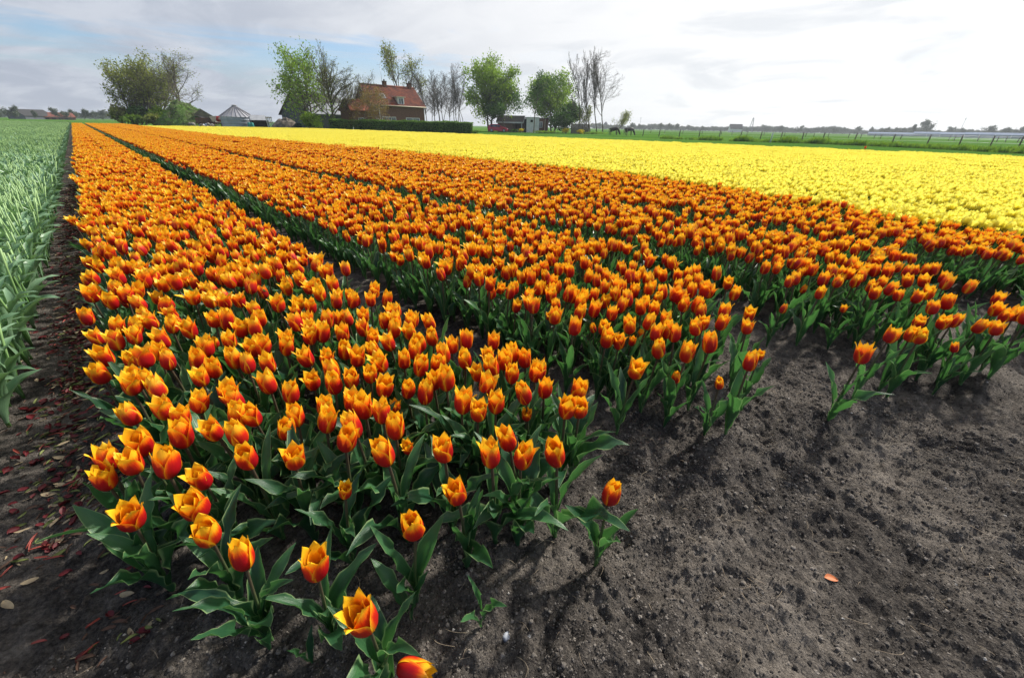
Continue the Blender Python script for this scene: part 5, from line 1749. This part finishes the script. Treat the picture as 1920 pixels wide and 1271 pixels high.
part('mirror', MB().box(.55, .72, -1.0, -.86, .98, 1.1), PAINT, car)


# ------------------------------------------------------------------ horses
def horse(label, px, dist, rotz, graze, seed):
    p = at(px, dist)
    me = bpy.data.meshes.new('horse')
    J = dict(pel=(-.62, 0, 1.12, .38), bel=(-.10, 0, 1.08, .40), che=(.45, 0, 1.08, .38), wit=(.62, 0, 1.24, .28),
             nk1=(.88, 0, 1.30 if not graze else 1.02, .24), nk2=(1.08, 0, 1.62 if not graze else .70, .18), pol=(1.20, 0, 1.80 if not graze else .46, .13),
             jaw=(1.30, 0, 1.64 if not graze else .26, .14), muz=(1.42, 0, 1.44 if not graze else .08, .09), tl1=(-.90, 0, 1.22, .07), tl2=(-1.02, 0, .95, .065), tl3=(-1.04, 0, .55, .04))
    E = [('pel', 'bel'), ('bel', 'che'), ('che', 'wit'), ('wit', 'nk1'), ('nk1', 'nk2'), ('nk2', 'pol'), ('pol', 'jaw'), ('jaw', 'muz'), ('pel', 'tl1'), ('tl1', 'tl2'), ('tl2', 'tl3')]
    for s, nm in ((-1, 'l'), (1, 'r')):
        st = .10 * s
        J.update({nm + 'f0': (.50, .15 * s, .95, .13), nm + 'f1': (.50 + st, .15 * s, .62, .095), nm + 'f2': (.52 + st, .15 * s, .36, .055), nm + 'f3': (.53 + st, .15 * s, .11, .045), nm + 'f4': (.58 + st, .15 * s, .02, .055),
                  nm + 'h0': (-.64, .15 * s, .95, .18), nm + 'h1': (-.55 - st, .15 * s, .72, .15), nm + 'h2': (-.80 - st, .15 * s, .48, .062), nm + 'h3': (-.76 - st, .15 * s, .12, .045), nm + 'h4': (-.71 - st, .15 * s, .02, .055),
                  nm + 'ear': (1.24, .07 * s, (1.95 if not graze else .58), .022)})
        E += [('che', nm + 'f0'), (nm + 'f0', nm + 'f1'), (nm + 'f1', nm + 'f2'), (nm + 'f2', nm + 'f3'), (nm + 'f3', nm + 'f4'), ('pel', nm + 'h0'), (nm + 'h0', nm + 'h1'), (nm + 'h1', nm + 'h2'), (nm + 'h2', nm + 'h3'), (nm + 'h3', nm + 'h4'), ('pol', nm + 'ear')]
    keys = list(J)
    me.from_pydata([J[k][:3] for k in keys], [(keys.index(a), keys.index(b)) for a, b in E], [])
    o = link('horse', me, None, p, (0, 0, rotz), .92)
    m = o.modifiers.new('skin', 'SKIN')
    for i, k in enumerate(keys):
        me.skin_vertices[0].data[i].radius = (J[k][3] * .82, J[k][3])
        me.skin_vertices[0].data[i].use_root = k == 'pel'
    m.use_smooth_shade = True
    o.modifiers.new('sub', 'SUBSURF').levels = 2
    o.modifiers['sub'].render_levels = 2
    me.materials.append(COAT)
    mane = MB()
    for i in range(9):
        f = i / 8
        a, b = np.array(J['wit'][:3]), np.array(J['pol'][:3])
        q = a + (b - a) * f + np.array((0, 0, .12))
        mane.obox(q + np.array((-.02, .06, -.10)), (.06, 0, 0), (0, .03, 0), (0, 0, .15))
    mo = part('mane', mane, HAIR, o)
    return tag(o, label, 'horse', 'horses on the pasture')


COAT = simple('horse_coat', (0.032, 0.024, 0.020), (0.020, 0.015, 0.013), 2.0, .5)
HAIR = simple('horse_hair', (0.012, 0.010, 0.010), None, 8.0, .7)
horse('dark brown horse standing behind the small thin tree, left one', 1152, 88, R_(-42), True, 1)
horse('dark horse grazing on the pasture, right of the small thin tree', 1180, 86, R_(-38), True, 2)


# ------------------------------------------------------------------ fences, posts and far things
def fence(label, spots, height, lean=0.0):
    pts = [on_ground(a, b) for a, b in spots]
    root = thing('pasture_fence', label, 'fence', pts[0])
    pm = MB().tube([(0, 0, 0), (0, 0, height * .97), (0, 0, height)], [.075, .07, .05], 6).mesh('post', [WOOD])
    for i, q in enumerate(pts):
        o = link('post', pm, root, q - pts[0], (random.gauss(0, .03), random.gauss(0, .03), random.uniform(0, 6)))
    for h in (.45, .8, height * .95):
        w = MB().tube([(q - pts[0]) + Vector((0, 0, h)) for q in pts], .008, 4, 0, False)
        part('wire', w, STEEL, root)
    return root


fy = lambda x: float(np.interp(x, [1140, 1205, 1463, 1600, 1737, 1855, 1960], [254.2, 256.0, 263.0, 268.2, 272.8, 276.8, 280.5]))
fence('nearer wire fence with dark wooden posts across the pasture', [(x, fy(x)) for x in (1175, 1205, 1235, 1273, 1310, 1348, 1387, 1425, 1463, 1503, 1541, 1600, 1672, 1737, 1797, 1855, 1908, 1965)], 1.15)
f2 = lambda x: float(np.interp(x, [1200, 1400, 1610, 1905, 1990], [249.6, 254.5, 260.0, 267.6, 270.2]))
fence('farther wire fence with smaller posts across the pasture', [(x, f2(x)) for x in (1220, 1246, 1280, 1316, 1352, 1372, 1400, 1432, 1470, 1510, 1525, 1552, 1590, 1613, 1638, 1650, 1688, 1778, 1788, 1832, 1868, 1884, 1907, 1950)], 1.1)
q = on_ground(1444, 268.5)
wp = thing('marker_post', 'short white marker post standing in the pasture', 'post', q, 0)
part('post', MB().tube([(0, 0, 0), (0, 0, 1.0), (0, 0, 1.06)], [.07, .07, .04], 8), WHITE, wp, True)
part('cap', MB().tube([(0, 0, 1.063), (0, 0, 1.12)], .085, 8), CREAM, wp)
q = at(661, 66)
sp = thing('marker_stake', 'tiny white stake at the foot of the long hedge', 'stake', q)
part('stake', MB().tube([(0, 0, 0), (0, 0, .62), (0, 0, .68)], [.035, .035, .01], 6), WHITE, sp)
REDT = petal_material('petal_scarlet', [(0, (.55, .03, .01)), (1, (.75, .08, .01))], [(0, (.5, .05, .01)), (1, (.7, .1, .01))], .2)
q = on_ground(1621, 281, .42)
st_ = thing('red_tulip', 'single scarlet tulip at the far edge of the yellow field', 'tulip', (q.x, q.y, 0), 0, None, 1.6)
link('stem', plant_kinds[0][0], st_)
for V, F, uv in head_petals(77, .3)[0]:
    o = part('petal', MB().add(V, F, uv), REDT, st_, True); o.location = (0, 0, TULIP_H)
p, rz = facing(1088, 93.5, R_(-15))
wf = thing('fence_panel', 'weathered brown wooden fence panel under the tall bare trees', 'fence', p, rz)
zt = zat(1088, 232, 93.5)
for i in range(16):
    part('plank', MB().box(-1.85 + i * .225, -1.85 + i * .225 + .205, 0, .03, .05, zt - .05 * (i % 3)), WOOD, wf)
for x in (-1.9, 0, 1.78):
    part('post', MB().box(x - .06, x + .06, .034, .15, 0, zt + .08), WOOD, wf)

# distant trees, told apart where they stand clear, and the far wood behind them
ft = []
for i in range(6):
    tr, br, tips = grow_tree(150 + i, 10.0, (8.5, 7.0, 10.0, 5.0, 9.0, 3.4)[i], .22, levels=2, kids=(10, 6, 3), angle=(.8, .6, .5), clear=.2, up=.4, twig=3.0)
    V, F, t = leaf_cloud(150 + i, tips, 1500, .42, .55, .6)
    ft.append((tr.mesh('trunk', [BARK]), br.mesh('branches', [BARK]), cloud_mesh('crown', V, F, t, FARG)))
FT = [(14, 199, 300, 0), (2, 212, 340, 1), (30, 213, 320, 4), (66, 208, 300, 5), (112, 203, 320, 0), (126, 211, 330, 2), (140, 207, 350, 1), (157, 208, 340, 3), (178, 206, 320, 0), (193, 208, 330, 2), (209, 215, 320, 4),
      (1186, 231, 420, 4), (1204, 233, 500, 0), (1238, 232, 480, 2), (1261, 232, 450, 0), (1272, 233, 460, 1), (1322, 237, 480, 0), (1302, 240, 500, 4), (1352, 243, 520, 2), (1412, 241, 500, 1), (1438, 241, 520, 2), (1462, 236, 500, 3),
      (1493, 236, 460, 0), (1515, 243, 480, 4), (1548, 240, 520, 0), (1565, 241, 470, 4), (1608, 238, 480, 2), (1632, 239, 500, 3), (1652, 239, 460, 0), (1674, 240, 500, 1), (1690, 240, 500, 3), (1708, 234, 470, 5), (1738, 227, 470, 1), (1782, 239, 500, 2), (1812, 241, 500, 0),
      (1852, 237, 470, 2), (1882, 240, 480, 4), (1905, 239, 470, 1)]
for i, (px, top, d, k) in enumerate(FT):
    left = px < 600
    idx = i if left else i - 11
    lab = ('small distant tree on the %s horizon, %s from the left' % ('left', ORD[idx])) if left else 'small distant tree on the right horizon, the %s clear one from the left' % (ORD[idx] if idx < 20 else 'twenty-' + ORD[idx - 20])
    p = at(px, d)
    s = zat(px, top, d) / 10.0
    t = thing('distant_tree', lab, 'tree', p, random.uniform(0, 6.28), 'distant trees along the horizon', s)
    for nm, m in zip(('trunk', 'branches', 'crown'), ft[k]):
        link(nm, m, t)
rr = np.random.default_rng(8)
P = []
for px in np.concatenate([np.arange(-60, 240, 2.2), np.arange(1110, 1990, 1.7)]):
    for _ in range(2):
        d = rr.uniform(560, 760)
        q = at(px + rr.uniform(-2, 2), d)
        P.append((q.x, q.y, -.5))
P = np.array(P)
n = len(P)
low = [ft[k][2] for k in (0, 2, 4)]
hgt = .55 + .25 * fbm(np.arange(n) * .013, np.zeros(n), 2)
tag(scatter('distant_wood', P, np.stack([np.zeros(n), np.zeros(n), rr.uniform(0, 6.28, n)], -1), hgt * rr.uniform(.7, 1.2, n), rr.integers(0, 3, n), low), 'low far-off belt of trees closing the horizon', 'wood')

# masts and church spire on the horizon
MAST = simple('mast_steel', (.22, .23, .25))


def mast(label, px, top, d, w, lattice):
    p = at(px, d)
    H = zat(px, top, d)
    t = thing('mast', label, 'mast', p)
    if lattice:
        for a in range(4):
            s = ((-1, -1), (1, -1), (1, 1), (-1, 1))[a]
            part('leg', MB().tube([(s[0] * w, s[1] * w, 0), (s[0] * w * .15, s[1] * w * .15, H)], .12, 4), MAST, t)
        for k in range(7):
            z0, z1 = H * k / 7, H * (k + 1) / 7
            f0, f1 = w * (1 - .85 * k / 7), w * (1 - .85 * (k + 1) / 7)
            part('brace', MB().tube([(-f0, -f0, z0), (f1, -f1, z1)], .07, 4).tube([(f0, -f0, z0), (-f1, -f1, z1)], .07, 4), MAST, t)
        for z in (H * .8, H * .93):
            part('cross_arm', MB().tube([(-2.2, 0, z), (2.2, 0, z)], .1, 4), MAST, t)
    else:
        part('pole', MB().tube([(0, 0, 0), (0, 0, H)], [w, w * .5], 6), MAST, t)
        part('head', MB().tube([(0, 0, H - 2), (0, 0, H + .5)], [w * 1.6, w * 1.2], 6), MAST, t)
    return t


mast('lattice power pylon standing on the right horizon', 1407, 221, 430, 1.5, True)
mast('thin pale mast left on the right horizon beyond the horses', 1199, 221, 900, .35, False)
mast('thin pale mast far right beyond the greenhouses', 1797, 222, 900, .30, False)
p = at(1135, 700)
H = zat(1135, 228, 700)
cs = thing('church_tower', 'far grey church tower with pointed roof beyond the bare trees', 'tower', p, .4)
part('tower', MB().box(-2.6, 2.6, -2.6, 2.6, 0, H * .68), GREYWALL, cs)
part('spire', MB().add([(-2.8, -2.8, H * .683), (2.8, -2.8, H * .683), (2.8, 2.8, H * .683), (-2.8, 2.8, H * .683), (0, 0, H)], [(0, 1, 4), (1, 2, 4), (2, 3, 4), (3, 0, 4), (3, 2, 1, 0)]), SLATE, cs)
p, rz = facing(1378, 470, R_(15))
fhs = thing('far_farmhouse', 'far white gabled farmhouse among the trees on the right horizon', 'house', p, rz)
part('wall', gable_wall(MB(), -5, 5, -4, 4, 3.0, 6.5), WHITE, fhs)
part('roof', roof_slopes(MB(), -5, 5, -4, 4, 3.0, 6.5, .4, .2), SLATE, fhs)

# rough grass and nettles along the pasture edge
blades = []
for i in range(5):
    rr = np.random.default_rng(400 + i)
    mb = MB()
    for k in range(26):
        a, s = rr.uniform(0, 6.28), rr.uniform(.15, .5)
        x, y = rr.normal(0, .10, 2)
        dx, dy = math.cos(a) * s * .35, math.sin(a) * s * .35
        w = .012
        mb.add([(x - w, y, 0), (x + w, y, 0), (x + dx * .5 + w, y + dy * .5, s * .7), (x + dx * .5 - w, y + dy * .5, s * .7), (x + dx, y + dy, s)], [(0, 1, 2, 3), (3, 2, 4)], tint=rr.random())
    blades.append(mb.mesh('tuft', [FRESH if i < 3 else HEDGE], False))
n = 9000
r = np.random.default_rng(410)
y = r.uniform(-14, 70, n)
x = far_edge(y) + .35 + np.abs(r.normal(0, 1, n)) * 2.6
keep = in_view(x, y)
x, y = x[keep], y[keep]
s = r.uniform(.25, .6, len(x))
# taller nettle clumps along the ditch line
m = 5200
t = r.random(m)
bx = 1230 + 760 * t
by = np.interp(bx, [1230, 1340, 1520, 1740, 1960], [260.5, 264.5, 270.0, 279.5, 291.5])
Q = np.array([on_ground(a, b)[:2] for a, b in zip(bx, by)])
Q += r.normal(0, .35, Q.shape)
clump = fbm(t * 26, np.zeros(m), 2)
keep = clump > -.05
Q, clump = Q[keep], clump[keep]
k = len(Q)
X = np.concatenate([x, Q[:, 0]]); Y = np.concatenate([y, Q[:, 1]])
S = np.concatenate([s, (.7 + 1.6 * np.clip(clump, 0, 1)) * r.uniform(.6, 1.2, k)])
K = np.concatenate([r.integers(0, 3, len(x)), r.integers(0, 5, k)])
scatter('verge_grass', np.stack([X, Y, np.full(len(X), .02)], -1), np.stack([np.zeros(len(X)), np.zeros(len(X)), r.uniform(0, 6.28, len(X))], -1), S, K, blades)


# ------------------------------------------------------------------ the hazy air of the flat land
HZ = Mat('haze')
pv = HZ.node('ShaderNodeVolumePrincipled', {'Color': (0.82, 0.88, 0.96), 'Density': 0.00038, 'Anisotropy': 0.3})
HZ.L.new(pv.outputs[0], HZ.out.inputs['Volume'])
hz = MB().box(-900, 1100, -900, 1100, -1.2, 26.0)
haze = link('haze', hz.mesh('haze', [HZ.m], False))
tag(haze, 'thin pale haze in the air over the fields', kind='stuff')
